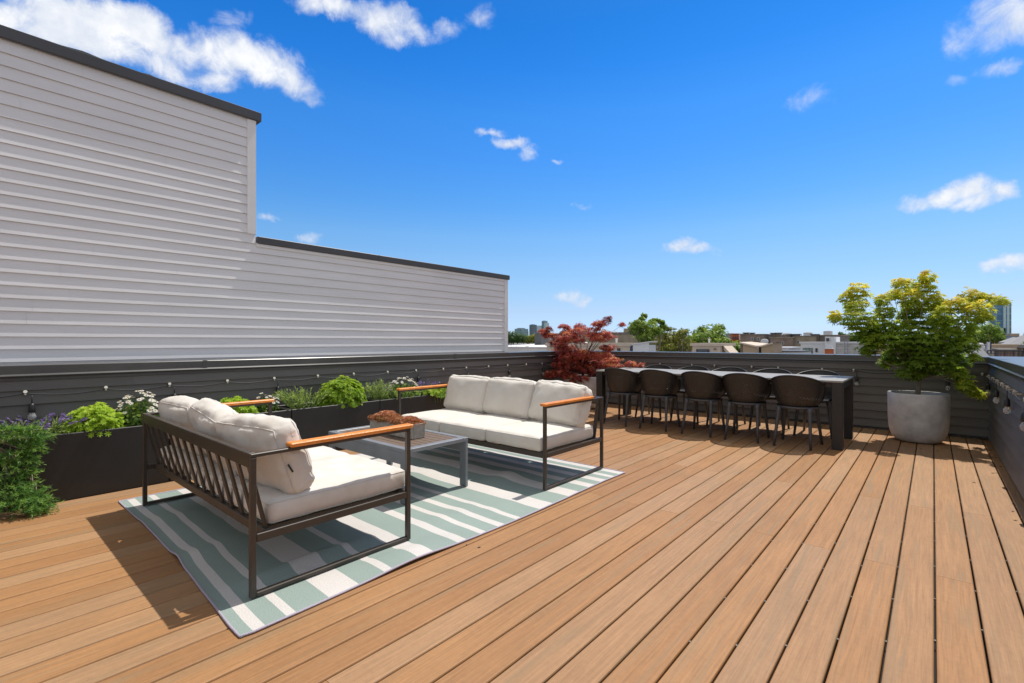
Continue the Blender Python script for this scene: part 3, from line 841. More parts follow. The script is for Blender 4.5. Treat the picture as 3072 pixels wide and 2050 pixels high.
MB().box(cx0 + .2, cx0 + .24, cy0 + .03, cy1 - .03, cz - .045, cz - .0225).build('cross_bar', M['frame'], t)
MB().box(cx1 - .24, cx1 - .2, cy0 + .03, cy1 - .03, cz - .045, cz - .0225).build('cross_bar', M['frame'], t)

px0, px1, py0, py1, pz0, pz1 = -3.640, -3.055, 2.335, 2.465, cz + .0005, cz + .118
t = thing('trough_planter', 'small weathered concrete trough on the coffee table', 'planter', ((px0 + px1) / 2, (py0 + py1) / 2, pz0))
mb = MB(); w = .016
mb.bbox(px0, px1, py0, py0 + w, pz0, pz1, .003); mb.bbox(px0, px1, py1 - w, py1, pz0, pz1, .003)
mb.bbox(px0, px0 + w, py0 + w, py1 - w, pz0, pz1 - .001, .003); mb.bbox(px1 - w, px1, py0 + w, py1 - w, pz0, pz1 - .001, .003)
mb.box(px0 + w, px1 - w, py0 + w, py1 - w, pz0 + .001, pz0 + .02)
mb.build('trough', M['concrete_old'], t)
MB().box(px0 + w, px1 - w, py0 + w, py1 - w, pz0 + .02, pz1 - .02).build('soil', M['soil'], t)


def copper_mound():
    n = 2200; X = RNG.uniform(px0 + .008, px1 - .006, n); Y = RNG.uniform(py0 - .004, py1 + .01, n)
    u = (X - px0) / (px1 - px0)
    h = .056 * np.exp(-((u - .28) / .24) ** 2) + .040 * np.exp(-((u - .80) / .16) ** 2) + .006
    ed = np.clip(np.minimum(Y - py0 + .01, py1 + .015 - Y) / .05, 0, 1) ** .6
    eu = np.clip(np.minimum(u, 1 - u) / .06, 0.25, 1)
    Z = pz1 - .012 + h * ed * eu * RNG.uniform(.75, 1.05, n)
    P = np.stack([X, Y, Z], 1)
    # trailing tips over the front
    m = 260; X2 = np.where(RNG.random(m) < .65, RNG.normal(px0 + .50 * (px1 - px0) + .18, .09, m), RNG.normal(px0 + .14, .08, m)); X2 = np.clip(X2, px0 + .02, px1 - .01)
    P2 = np.stack([X2, np.full(m, py0 - .008) + RNG.normal(0, .004, m), pz1 + .01 - np.abs(RNG.normal(0, .016, m))], 1)
    P = np.concatenate([P, P2]); nr = np.stack([RNG.normal(0, .5, len(P)), RNG.normal(-.2, .5, len(P)), np.ones(len(P))], 1)
    nr[n:, 1] -= 1.2
    rnd = np.clip(.18 + 3.2 * (P[:, 2] - pz1) + RNG.normal(.18, .2, len(P)) + (P[:, 0] > px0 + .42) * .10, 0, 1)
    t = thing('succulent_mound', 'copper and rust coloured succulents spilling over the small concrete trough', 'plant', ((px0 + px1) / 2, (py0 + py1) / 2, pz1 - .02))
    leaf_mesh('foliage', P, nr, RNG.uniform(.012, .021, len(P)), LEAF_ROSETTE, rnd, M['coppersedum'], t)


copper_mound()

# ------------------------------------------------------------------ dining table
tx0, tx1, ty0, ty1, tz = -3.745, -.725, 6.200, 7.110, .745
t = thing('dining_table', 'long matt black dining table with thick square legs along the far parapet', 'table', ((tx0 + tx1) / 2, (ty0 + ty1) / 2, 0))
MB().bbox(tx0, tx1, ty0, ty1, tz - .022, tz, .003).build('tabletop', M['tabletop'], t)
for xa in (tx0 + .001, tx1 - .101):
    for ya in (ty0 + .001, ty1 - .101):
        MB().bbox(xa, xa + .10, ya, ya + .10, .001, tz - .0225, .003).build('leg', M['black'], t)
for xa in (tx0 + .012, tx1 - .042): MB().box(xa, xa + .03, ty0 + .1015, ty1 - .1015, tz - .095, tz - .0228).build('apron', M['black'], t)
for ya in (ty0 + .035, ty1 - .065): MB().box(tx0 + .1015, tx1 - .1015, ya, ya + .03, tz - .075, tz - .0228).build('apron', M['black'], t)



# ------------------------------------------------------------------ dining chairs
def chair_shell():
    def pt(s, tt):
        th = s * math.radians(122); k = max(tt, 0) ** .62
        ax = .182 + (.262 - .182) * k; ay = .178 + (.262 - .178) * k
        c = max(0, (1 + math.cos(th)) / 2)
        zt = .622 + .170 * c ** 1.25 - .13 * max(0, (abs(s) * 122 - 88) / 34) ** 1.6
        z = .448 + (zt - .448) * tt
        return Vector((ax * math.sin(th), -ay * math.cos(th) + .01, z))
    mb = MB(); U, Vn = 52, 22
    tk = .0045
    hole = .31
    for j in range(-0, Vn + 1):
        for i in range(0, U + 1):
            if (i + j) % 2 == 0: continue
            cs = []; inn = []
            cen = (min(max(i, 0), U), min(max(j, 0), Vn))
            for di, dj in ((-1, 0), (0, -1), (1, 0), (0, 1)):
                a = min(max(i + di, 0), U); b = min(max(j + dj, 0), Vn)
                cs.append(pt(a / U * 2 - 1, b / Vn))
                inn.append(pt((cen[0] + (a - cen[0]) * hole) / U * 2 - 1, (cen[1] + (b - cen[1]) * hole) / Vn))
            solid = (j < 2 or j > Vn - 4)
            if solid:
                mb.add(cs, [(0, 1, 2, 3)])
            else:
                mb.add(cs + inn, [(q, (q + 1) % 4, 4 + (q + 1) % 4, 4 + q) for q in range(4)])
    # rolled edge
    top = [pt(i / 40 * 2 - 1, 1) for i in range(41)]
    mb.tube(top, .009, 6)
    mb.tube([pt(-1, k / 6) for k in range(7)], .008, 6); mb.tube([pt(1, k / 6) for k in range(7)], .008, 6)
    return mb, pt


def make_chair():
    t = thing('dining_chair', 'first near-side black tub chair', 'chair', (0, 0, 0), 'tub chairs along the near side of the dining table')
    mb, pt = chair_shell()
    mb.build('perforated_shell', M['chair'], t, True)
    mb = MB(); n = 36; ring = []
    for k in range(n):
        a = 2 * PI * k / n; x = .205 * math.sin(a); y = -.188 * math.cos(a) + .01
        if y > .05: y += .05 * (y - .05) / .148
        ring.append((x, y))
    for k in range(n):
        a, b = ring[k], ring[(k + 1) % n]
        for f0, f1, z0, z1 in ((0, .6, .436, .440), (.6, 1, .440, .452)):
            mb.add([(a[0] * f0, a[1] * f0, z0), (a[0] * f1, a[1] * f1, z1), (b[0] * f1, b[1] * f1, z1), (b[0] * f0, b[1] * f0, z0)], [(0, 1, 2, 3)])
    mb.build('seat', M['chair'], t, True)
    mb = MB(); mb.tube([(x * .93, y * .93, .432) for x, y in ring], .0165, 8, closed=True); mb.build('seat_frame', M['chairleg'], t, True)
    for sx in (-1, 1):
        for top, foot in (((.150, -.135), (.178, -.232)), ((.155, .165), (.200, .215))):
            p0 = Vector((sx * top[0], top[1], .436)); p1 = Vector((sx * foot[0], foot[1], 0.001))
            pts = [p0, p0.lerp(p1, .10), p0.lerp(p1, .25), p0.lerp(p1, .6), p1]
            MB().tube(pts, [.030, .0235, .0185, .0165, .0135], 10).build('leg', M['chairleg'], t, True)
    return t


proto = make_chair()
NEAR = [(-3.344, 'black perforated tub chair at the near left end of the dining table beside the leg'), (-2.797, 'second black tub chair from the left on the near side of the dining table'),
        (-2.212, 'middle black tub chair of the five on the near side of the dining table'), (-1.694, 'fourth black tub chair from the left on the near side of the dining table'),
        (-1.156, 'largest looking black tub chair by the near right leg of the dining table')]
FAR = [(-3.255, 'far-side chair top nearest the red maple, peeking over the table'), (-2.692, 'second chair top from the red maple peeking over the far table edge'),
       (-2.178, 'middle chair top of the five peeking over the far table edge'), (-1.630, 'fourth chair top from the red maple peeking over the far table edge'),
       (-1.105, 'far-side chair top nearest the green maple, peeking over the table')]
for i, (x, lb) in enumerate(NEAR):
    rz = [-.05, .04, -.02, .03, -.035][i]
    if i == 0:
        proto.location = (x, 6.275, 0); proto.rotation_euler = (0, 0, rz); proto['label'] = lb
    else:
        dup(proto, (x, 6.275 - .012 * i * .9, 0), rz, lb, 'tub chairs along the near side of the dining table')
for i, (x, lb) in enumerate(FAR):
    dup(proto, (x, 7.085, 0), PI + [.02, -.03, .01, .02, -.02][i], lb, 'tub chairs along the far side of the dining table')


# ------------------------------------------------------------------ concrete pots and maples
def pot(loc, R, H, label):
    t = thing('round_planter', label, 'planter', loc)
    prof = [(0.0, .004), (R * .62, .004), (R * .72, .012), (R * .83, .045), (R * .915, .10), (R * .965, .17), (R * .985, .26), (R * .995, .40), (R, H - .006), (R - .004, H), (R - .026, H), (R - .030, H - .006), (R - .034, H - .08)]
    MB().lathe(prof, loc, 64).build('bowl', M['concrete'], t, 'auto')
    MB().lathe([(R - .032, H - .060), (R * .5, H - .045), (0.001, H - .04)], loc, 32).build('soil', M['soil'], t, True)
    return t


POT = (-.135, 7.400, 0); POT2 = (-4.66, 7.26, 0)
pot(POT, .283, .566, 'wide pale grey concrete pot holding the green maple in the right corner')
pot(POT2, .34, .560, 'pale concrete pot under the red maple, behind the sofa')


def branch_tree(mb, root, targets, r0, fork, seed):
    rr = random.Random(seed); root = Vector(root)
    mb.tube([root, root.lerp(fork, .5) + Vector((.01, -.01, 0)), fork], [r0, r0 * .85, r0 * .72], 10)
    for T in targets:
        T = Vector(T); mid = fork.lerp(T, .5) + Vector((rr.uniform(-.05, .05), rr.uniform(-.05, .05), rr.uniform(-.02, .08)))
        q = fork.lerp(mid, .5) + Vector((rr.uniform(-.03, .03), rr.uniform(-.03, .03), .02))
        mb.tube([fork - Vector((0, 0, .03)), q, mid, mid.lerp(T, .6), T], [r0 * .36, r0 * .24, r0 * .16, r0 * .10, r0 * .05], 6)


def crown(clusters, dens, size, flat, ymid, yspread, bias=0.0):
    """clusters: (x,z,rx,rz,tone) -> leaf positions, normals, tones"""
    P = []; Nn = []; T = []; cen = []
    for i, (x, z, rx, rz, tone) in enumerate(clusters):
        yo = ymid + RNG.uniform(-yspread, yspread); ry = max(.12, (rx + rz) * .5)
        n = int(dens * PI * rx * rz) + 25
        g = RNG.normal(size=(n, 3)); g /= np.linalg.norm(g, axis=1, keepdims=True)
        rad = RNG.uniform(.30, 1.06, n) ** .6 * np.where(RNG.random(n) < .14, RNG.uniform(1.0, 1.35, n), 1.0)
        # leaves gather in flat sprays
        lay = np.round(g[:, 2] * rad * 2.2) / 2.2 * .55 + g[:, 2] * rad * .45
        p = np.stack([x + g[:, 0] * rad * rx, yo + g[:, 1] * rad * ry, z + lay * rz], 1)
        nv = np.stack([g[:, 0] * .5 + RNG.normal(0, .45, n), g[:, 1] * .5 + RNG.normal(0, .45, n), np.full(n, flat) + RNG.normal(0, .3, n)], 1)
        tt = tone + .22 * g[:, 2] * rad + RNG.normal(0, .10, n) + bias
        P.append(p); Nn.append(nv); T.append(tt); cen.append((x, yo, z))
    return np.concatenate(P), np.concatenate(Nn), np.clip(np.concatenate(T), 0, 1), cen


def px_clusters(lst, o, k, y):
    out = []
    for (a, b, ra, rb, tn) in lst:
        c = at_y(o[0] + a * k, o[1] + b * k, y); e = at_y(o[0] + (a + ra) * k, o[1] + b * k, y); f = at_y(o[0] + a * k, o[1] + (b - rb) * k, y)
        out.append((c[0], c[2], abs(e[0] - c[0]), abs(f[2] - c[2]), tn))
    return out


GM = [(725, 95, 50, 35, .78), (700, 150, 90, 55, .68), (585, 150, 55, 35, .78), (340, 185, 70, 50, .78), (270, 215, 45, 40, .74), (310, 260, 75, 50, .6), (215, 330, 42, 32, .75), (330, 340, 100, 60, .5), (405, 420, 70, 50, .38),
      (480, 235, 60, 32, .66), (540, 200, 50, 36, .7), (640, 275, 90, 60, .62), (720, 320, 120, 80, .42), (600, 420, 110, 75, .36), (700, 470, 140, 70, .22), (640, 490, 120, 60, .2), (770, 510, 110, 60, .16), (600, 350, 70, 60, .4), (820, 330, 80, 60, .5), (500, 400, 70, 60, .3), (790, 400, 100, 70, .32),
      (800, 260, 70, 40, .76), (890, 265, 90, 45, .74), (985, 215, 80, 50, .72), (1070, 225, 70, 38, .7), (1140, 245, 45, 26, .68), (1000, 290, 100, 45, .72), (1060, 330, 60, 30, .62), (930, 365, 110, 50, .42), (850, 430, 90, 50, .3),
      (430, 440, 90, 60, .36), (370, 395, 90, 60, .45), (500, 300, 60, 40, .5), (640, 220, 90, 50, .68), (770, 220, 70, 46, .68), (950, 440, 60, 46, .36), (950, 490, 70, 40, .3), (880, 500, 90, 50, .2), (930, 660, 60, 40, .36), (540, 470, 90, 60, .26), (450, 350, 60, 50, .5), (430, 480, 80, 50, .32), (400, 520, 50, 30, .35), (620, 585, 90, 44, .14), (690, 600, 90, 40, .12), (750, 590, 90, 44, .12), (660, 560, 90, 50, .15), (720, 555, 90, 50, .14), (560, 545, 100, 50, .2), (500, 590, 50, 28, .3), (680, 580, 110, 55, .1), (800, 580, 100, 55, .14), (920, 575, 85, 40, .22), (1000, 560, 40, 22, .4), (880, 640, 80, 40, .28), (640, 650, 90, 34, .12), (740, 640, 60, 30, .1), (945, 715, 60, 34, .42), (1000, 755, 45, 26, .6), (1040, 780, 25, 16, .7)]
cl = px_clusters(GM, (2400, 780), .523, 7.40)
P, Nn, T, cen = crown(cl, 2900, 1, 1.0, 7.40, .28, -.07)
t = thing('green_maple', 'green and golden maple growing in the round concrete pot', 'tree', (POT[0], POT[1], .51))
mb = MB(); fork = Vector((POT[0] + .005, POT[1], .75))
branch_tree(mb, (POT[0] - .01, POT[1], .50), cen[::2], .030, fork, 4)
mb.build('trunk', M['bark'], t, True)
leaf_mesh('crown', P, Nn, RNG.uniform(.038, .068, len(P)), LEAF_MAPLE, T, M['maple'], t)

RM1 = [(1850, 185, 110, 40, .62), (1950, 105, 22, 40, .15), (2035, 200, 32, 22, .55), (1690, 215, 80, 38, .55), (1590, 190, 40, 22, .35), (1310, 240, 70, 42, .6), (1080, 245, 75, 34, .5), (955, 290, 26, 60, .3), (800, 345, 60, 40, .5), (870, 300, 24, 36, .3),
       (1500, 320, 150, 40, .7), (1660, 290, 70, 30, .6), (1150, 355, 120, 45, .62), (850, 410, 110, 40, .6), (1250, 430, 200, 55, .6), (1700, 390, 200, 60, .66), (1900, 420, 110, 50, .55), (1000, 540, 130, 55, .5), (1350, 505, 180, 40, .55), (1820, 470, 170, 40, .66), (1000, 640, 160, 40, .5), (1180, 590, 110, 40, .45), (1890, 640, 110, 45, .7)]
RM2 = [(1450, 555, 150, 50, .5), (1620, 600, 90, 46, .5), (1330, 500, 160, 60, .5), (1480, 250, 200, 60, .55), (1300, 380, 160, 60, .5), (1620, 400, 160, 60, .6), (1250, 260, 150, 60, .55), (1100, 190, 150, 55, .6), (1380, 190, 210, 70, .6), (1650, 220, 200, 70, .66), (1950, 250, 190, 60, .7), (2150, 310, 150, 45, .74), (2280, 380, 90, 32, .78), (1180, 310, 180, 70, .55), (1480, 330, 240, 80, .6), (1780, 350, 180, 60, .66), (1950, 400, 150, 35, .85), (1280, 430, 190, 70, .5), (1560, 450, 170, 65, .5), (1200, 530, 120, 55, .55), (1380, 570, 150, 40, .6), (1650, 540, 90, 60, .45), (1510, 640, 60, 30, .5), (2420, 400, 30, 22, .7), (2360, 350, 50, 22, .66)]
YM = 7.12
cl = px_clusters([(a, b, ra * 1.25, rb * 1.3, tn + .05) for a, b, ra, rb, tn in RM1], (1520, 940), .1617, YM) + px_clusters(RM2, (1450, 1020), .1915, YM)
P, Nn, T, cen = crown(cl, 2700, 1, .8, YM, .30)
T = np.clip(T + RNG.normal(-.08, .24, len(T)), 0, 1)
t = thing('red_maple', 'lacy red maple in the corner beyond the far sofa', 'tree', (POT2[0], POT2[1], .5))
mb = MB(); branch_tree(mb, (POT2[0], POT2[1], .49), cen, .026, Vector((POT2[0] + .03, POT2[1] - .02, .78)), 9)
mb.build('trunk', M['bark_red'], t, True)
leaf_mesh('crown', P, Nn, RNG.uniform(.036, .075, len(P)), LEAF_LACE, T, M['redmaple'], t)

# ------------------------------------------------------------------ metal planters and their plants
PX0, PX1, PZ = -5.215, -4.780, .492
PY = [(-.870, .150), (.158, 1.170), (1.178, 2.186), (2.194, 3.198), (3.206, 4.214)]
PL = ['black box planter at the left edge, mostly hidden by juniper', 'black box planter behind the near sofa with lavender, bright sedum and daisies', 'black box planter partly hidden by the near sofa armrest, with green leaves and daisies',
      'black box planter with a round bright green shrub, left of the coffee table trough', 'black box planter beside the far sofa with rosemary and white daisies']
for (a, b), lb in zip(PY, PL):
    t = thing('box_planter', lb, 'planter', ((PX0 + PX1) / 2, (a + b) / 2, 0), 'black box planters along the parapet')
    mb = MB(); w = .022
    mb.bbox(PX1 - w, PX1, a, b, .004, PZ, .004); mb.bbox(PX0, PX0 + w, a, b, .004, PZ, .004)
    mb.bbox(PX0 + w + .0005, PX1 - w - .0005, a, a + w, .004, PZ - .001, .003); mb.bbox(PX0 + w + .0005, PX1 - w - .0005, b - w, b, .004, PZ - .001, .003)
    mb.build('box', M['planter'], t)
    MB().box(PX0 + w + .001, PX1 - w - .001, a + w + .001, b - w - .001, .02, PZ - .055).build('soil', M['soil'], t)


def mound(name, label, y, rad, h, n, mat, size, group=None, xc=-5.0, pattern=LEAF_ROSETTE, xr=None, tone=.35, lumps=6):
    t = thing(name, label, 'plant', (xc, y, PZ - .05), group)
    xr = xr or min(rad, .21); P = []; Nn = []; T = []
    for i in range(n):
        th = RNG.uniform(0, 2 * PI); c = RNG.uniform(0.02, 1) ; s = math.sqrt(max(0, 1 - c * c))
        l = 1 + .16 * mnoise.noise(Vector((math.cos(th) * s * 2.3 + y * 3, math.sin(th) * s * 2.3, c * 2.3)))
        k = RNG.uniform(.72, 1.04) * l
        P.append((xc + xr * s * math.cos(th) * k * 1.05, y + rad * s * math.sin(th) * k, PZ - .04 + (h + .04) * c * k))
        Nn.append((s * math.cos(th) + RNG.normal(0, .3), s * math.sin(th) + RNG.normal(0, .3), c + .35)); T.append(tone + .35 * c * (k - .4) + RNG.normal(0, .15))
    mb = MB(); mb.tube([(xc, y, PZ - .054), (xc, y, PZ + h * .5)], [.014, .006], 6)
    for i in range(7):
        a = i * .9; mb.tube([(xc, y, PZ - .03), (xc + xr * .5 * math.cos(a), y + rad * .5 * math.sin(a), PZ + h * .55)], [.006, .003], 5)
    mb.build('stem', M['bark'], t, True)
    leaf_mesh('foliage', P, Nn, RNG.uniform(size * .75, size * 1.2, n), pattern, np.clip(T, 0, 1), mat, t)
    return t


def spiky(name, label, y, spread, h, nst, mat, flower, xc=-5.0, group=None, lean=.35, need=.035, flo=None, per=16):
    t = thing(name, label, 'plant', (xc, y, PZ - .05), group)
    mb = MB(); P = []; Nn = []; T = []; SP = []; F = []; FN = []
    for i in range(nst):
        a = RNG.uniform(0, 2 * PI); r = spread * math.sqrt(RNG.random()); hh = h * RNG.uniform(.65, 1.05) * (1 - .35 * (r / spread))
        b = Vector((xc + min(r, .17) * math.cos(a) * .7, y + r * math.sin(a) * .7, PZ - .05)); e = b + Vector((math.cos(a) * lean * r * .9, math.sin(a) * lean * r * 1.6 + RNG.normal(0, .01), hh + .05))
        m = b.lerp(e, .55) + Vector((0, 0, .015)); mb.tube([b, m, e], [.0028, .0022, .0014], 4, r=RNG.random())
        L = per if not flower else per // 2
        for k in range(L):
            f = RNG.uniform(.2, 1.0 if not flower else .62); c = b.lerp(m, f * 2) if f < .5 else m.lerp(e, f * 2 - 1)
            P.append(c); d = (e - b).normalized(); o = Vector(RNG.normal(size=3)); SP.append(d * .9 + o * .8); Nn.append(o); T.append(.2 + .6 * f + RNG.normal(0, .15))
        if flower:
            for k in range(9):
                c = e - (e - m).normalized() * (k * .0062) + Vector(RNG.normal(0, .0035, 3)); F.append(c); FN.append(RNG.normal(size=3))
    mb.build('stem', M['stem'], t)
    leaf_mesh('foliage', P, Nn, RNG.uniform(need * .7, need * 1.2, len(P)), LEAF_NEEDLE if need > .03 else LEAF_ONE, np.clip(T, 0, 1), mat, t, spin=SP)
    if flower: leaf_mesh('florets', F, FN, RNG.uniform(.010, .017, len(F)), LEAF_CLUMP, RNG.random(len(F)), M['lavender'], t)['kind'] = 'stuff'
    return t


DAISY_PROTO = []


def daisies(label, y, rad, h, nf, nl, xc=-5.0, size=.020):
    t = thing('daisy_plant', label, 'plant', (xc, y, PZ - .05), 'white daisies in the box planters')
    P = []; Nn = []; T = []; mb = MB(); spots = []
    for i in range(nl):
        th = RNG.uniform(0, 2 * PI); c = RNG.uniform(0, .95); s = math.sqrt(1 - c * c); k = RNG.uniform(.6, .98)
        P.append((xc + min(rad, .2) * s * math.cos(th) * k, y + rad * s * math.sin(th) * k, PZ - .04 + (h) * c * k)); Nn.append((s * math.cos(th) + RNG.normal(0, .5), s * math.sin(th) + RNG.normal(0, .5), .5 + RNG.normal(0, .3))); T.append(RNG.random())
    for i in range(nf):
        th = RNG.uniform(0, 2 * PI); c = RNG.uniform(.30, 1); s = math.sqrt(1 - c * c); k = RNG.uniform(.95, 1.12)
        p = Vector((xc + min(rad, .2) * s * math.cos(th) * k, y + rad * s * math.sin(th) * k, PZ + (h) * c * k))
        mb.tube([(xc + (p.x - xc) * .4, y + (p.y - y) * .4, PZ), p - Vector((0, 0, .002))], .0018, 4)
        spots.append((p, Vector((s * math.cos(th) * .6 + .25, s * math.sin(th) * .6, 1.0)), RNG.uniform(.8, 1.25) * size, RNG.uniform(0, 6.28)))
    mb.build('stem', M['stem'], t); leaf_mesh('foliage', P, Nn, RNG.uniform(.025, .045, nl), LEAF_ONE, T, M['daisyleaf'], t)
    for p, nv, sz, sp in spots:
        if not DAISY_PROTO:
            fm = MB()
            for q in DAISY: fm.add(q, [(0, 1, 2, 3)], 0, .6)
            a = fm.build('flower', M['petal']); b = MB().ball((0, 0, .14), .26, .26, .14, 7, 4).build('flower_eye', M['yellow']); b.parent = a; DAISY_PROTO.append((a, b))
        else:
            a0, b0 = DAISY_PROTO[0]; a = a0.copy(); COL.objects.link(a); b = b0.copy(); COL.objects.link(b); b.parent = a
        a.parent = t; a.location = p - wloc(t); a.scale = (sz, sz, sz)
        a.rotation_euler = (nv.to_track_quat('Z', 'Y').to_matrix() @ Matrix.Rotation(sp, 3, 'Z')).to_euler()
    return t


spiky('lavender_plant', 'purple lavender behind the juniper, nearest the camera', .375, .18, .16, 36, M['rosemary'], True, -4.96, 'lavender in the box planters', 1.0, .05)
mound('sedum_plant', 'low bright yellow-green sedum mound left of the near sofa back', .725, .185, .165, 900, M['sedum'], .023, 'bright green mounds in the box planters', -4.96, tone=.5)
daisies('white daisies beside the far back corner of the near sofa', 1.02, .17, .245, 46, 520, -5.02)
mound('sedum_plant', 'leafy bright green plant behind the near sofa cushions', 1.74, .19, .13, 420, M['sedum'], .032, 'bright green mounds in the box planters', -4.98, tone=.35)
spiky('herb_plant', 'tiny green sprig poking up behind the near sofa back cushions', 1.44, .06, .16, 7, M['green2'], False, -5.05, None, .5, .05, per=10)
daisies('white daisies above the far armrest of the near sofa', 2.05, .11, .17, 26, 260, -5.02)
spiky('rosemary_plant', 'feathery rosemary in front of a hanging bulb, left of the round green shrub', 2.40, .15, .21, 60, M['rosemary'], False, -4.98, 'rosemary in the box planters', 1.1, .040, per=24)
mound('boxwood_plant', 'tall round bright green shrub in the middle planter', 2.83, .275, .25, 2300, M['green2'], .025, 'bright green mounds in the box planters', -4.98, tone=.42, xr=.21)
spiky('rosemary_plant', 'upright rosemary at the left end of the planter beside the far sofa', 3.30, .11, .235, 56, M['rosemary'], False, -4.98, 'rosemary in the box planters', .8, .036, per=26)
spiky('lavender_plant', 'few dark purple lavender spikes between rosemary and white daisies', 3.44, .07, .185, 14, M['rosemary'], True, -5.03, 'lavender in the box planters', .7, .04)
daisies('round cluster of white daisies beside the far sofa armrest', 3.68, .215, .215, 52, 620, -5.0)
spiky('lavender_plant', 'thin lavender stalks right of the white daisies by the far sofa', 3.99, .14, .20, 26, M['rosemary'], True, -5.06, 'lavender in the box planters', 1.0, .04)
spiky('rosemary_plant', 'low green herb under the white daisies by the far sofa', 3.55, .16, .11, 40, M['rosemary'], False, -4.90, 'rosemary in the box planters', 1.0, .035, per=22)


def trailing(label, y, z):
    t = thing('trailing_plant', label, 'plant', (-4.86, y, PZ - .05)); n = 420
    Y = RNG.normal(y, .13, n); s = RNG.random(n); X = -4.93 + .20 * s + RNG.normal(0, .02, n); Z = PZ + .03 + .02 * RNG.normal(size=n) - np.clip(s - .55, 0, 1) ** 1.2 * np.clip(.12 + (Y - y + .13) * .9, .03, .32)
    nr = np.stack([np.ones(n) * .6 + RNG.normal(0, .4, n), RNG.normal(0, .4, n), np.ones(n) * .6], 1)
    leaf_mesh('foliage', np.stack([X, Y, Z], 1), nr, RNG.uniform(.02, .034, n), LEAF_ROSETTE, RNG.random(n), M['green2'], t)
    mb = MB()
    for i in range(9):
        yy = y - .18 + i * .045; mb.tube([(-4.93, yy, PZ - .055), (-4.86, yy, PZ + .02), (-4.765, yy + .01, PZ - .01), (-4.755, yy + .02, PZ - .10)], .003, 4)
    mb.build('stem', M['stem'], t)


trailing('green succulent trailing over the planter edge behind the far sofa', 4.16, 0)


def juniper():
    t = thing('juniper', 'shaggy green juniper hanging to the floor at the left edge', 'plant', (-4.95, -.1, PZ - .05))
    J = [(60, 690, 110, 50), (190, 690, 100, 45), (270, 735, 60, 40), (100, 790, 130, 70), (255, 800, 60, 40), (150, 880, 120, 60), (250, 860, 50, 34), (230, 950, 75, 40), (90, 990, 110, 80), (190, 1040, 80, 46), (140, 1110, 100, 60), (60, 1180, 110, 70), (170, 1190, 75, 50), (230, 1250, 80, 44), (100, 1280, 110, 55), (290, 1280, 60, 26), (180, 1330, 120, 46), (300, 1350, 80, 40), (60, 1360, 90, 40), (330, 1385, 60, 28), (220, 1400, 60, 30), (-80, 760, 130, 90), (-100, 950, 130, 90), (-90, 1130, 130, 90), (-100, 1300, 130, 80)]
    P = []; Nn = []; SP = []; T = []; br = MB(); root = Vector((-4.95, -.1, PZ - .05))
    for (a, b, ra, rb) in J:
        low = max(0, (b - 1050) / 350); xx = -4.72 + .16 * low
        c = at_x(a * .351, 1050 + b * .351, xx); e = at_x((a + ra) * .351, 1050 + b * .351, xx); f = at_x(a * .351, 1050 + (b + rb) * .351, xx)
        ry = abs(e[1] - c[1]); rz = abs(f[2] - c[2]); c = Vector(c)
        over = Vector((-4.80, (c.y + root.y) / 2, PZ + .06)) if c.z < PZ + .02 else root.lerp(c, .5)
        if c.z < PZ - .05: br.tube([root, over, Vector((-4.755, c.y, min(PZ, c.z + .15))), c], [.010, .008, .006, .003], 5)
        else: br.tube([root, over, c], [.010, .007, .003], 5)
        for i in range(22):
            g = Vector(RNG.normal(size=3)).normalized() * RNG.uniform(.3, 1.0)
            p0 = c + Vector((g.x * .06, g.y * ry * .9, g.z * rz * .9)); p0.z = max(p0.z, .03); p0.x = max(p0.x, -4.765) if p0.z < PZ else p0.x
            d = Vector((RNG.uniform(.1, .9), g.y * .5 + RNG.uniform(-.1, .8), RNG.uniform(-.35, .45))).normalized(); L = RNG.uniform(.05, .12)
            tone = RNG.uniform(.05, .6)
            for k in range(30):
                f_ = k / 30; q = p0 + d * L * f_ + Vector((0, 0, .012 * math.sin(f_ * 3)))
                if q.z < .008: continue
                o = Vector(RNG.normal(size=3)); P.append(q); SP.append(d * 1.0 + o * .55); Nn.append(o); T.append(tone + .45 * f_ + RNG.normal(0, .06))
    br.build('branch', M['bark'], t, True)
    leaf_mesh('foliage', P, Nn, RNG.uniform(.016, .032, len(P)), [[(0, 0, 0), (.075, .4, 0), (0, 1, 0), (-.075, .4, 0)]], np.clip(T, 0, 1), M['juniper'], t, spin=SP)


juniper()


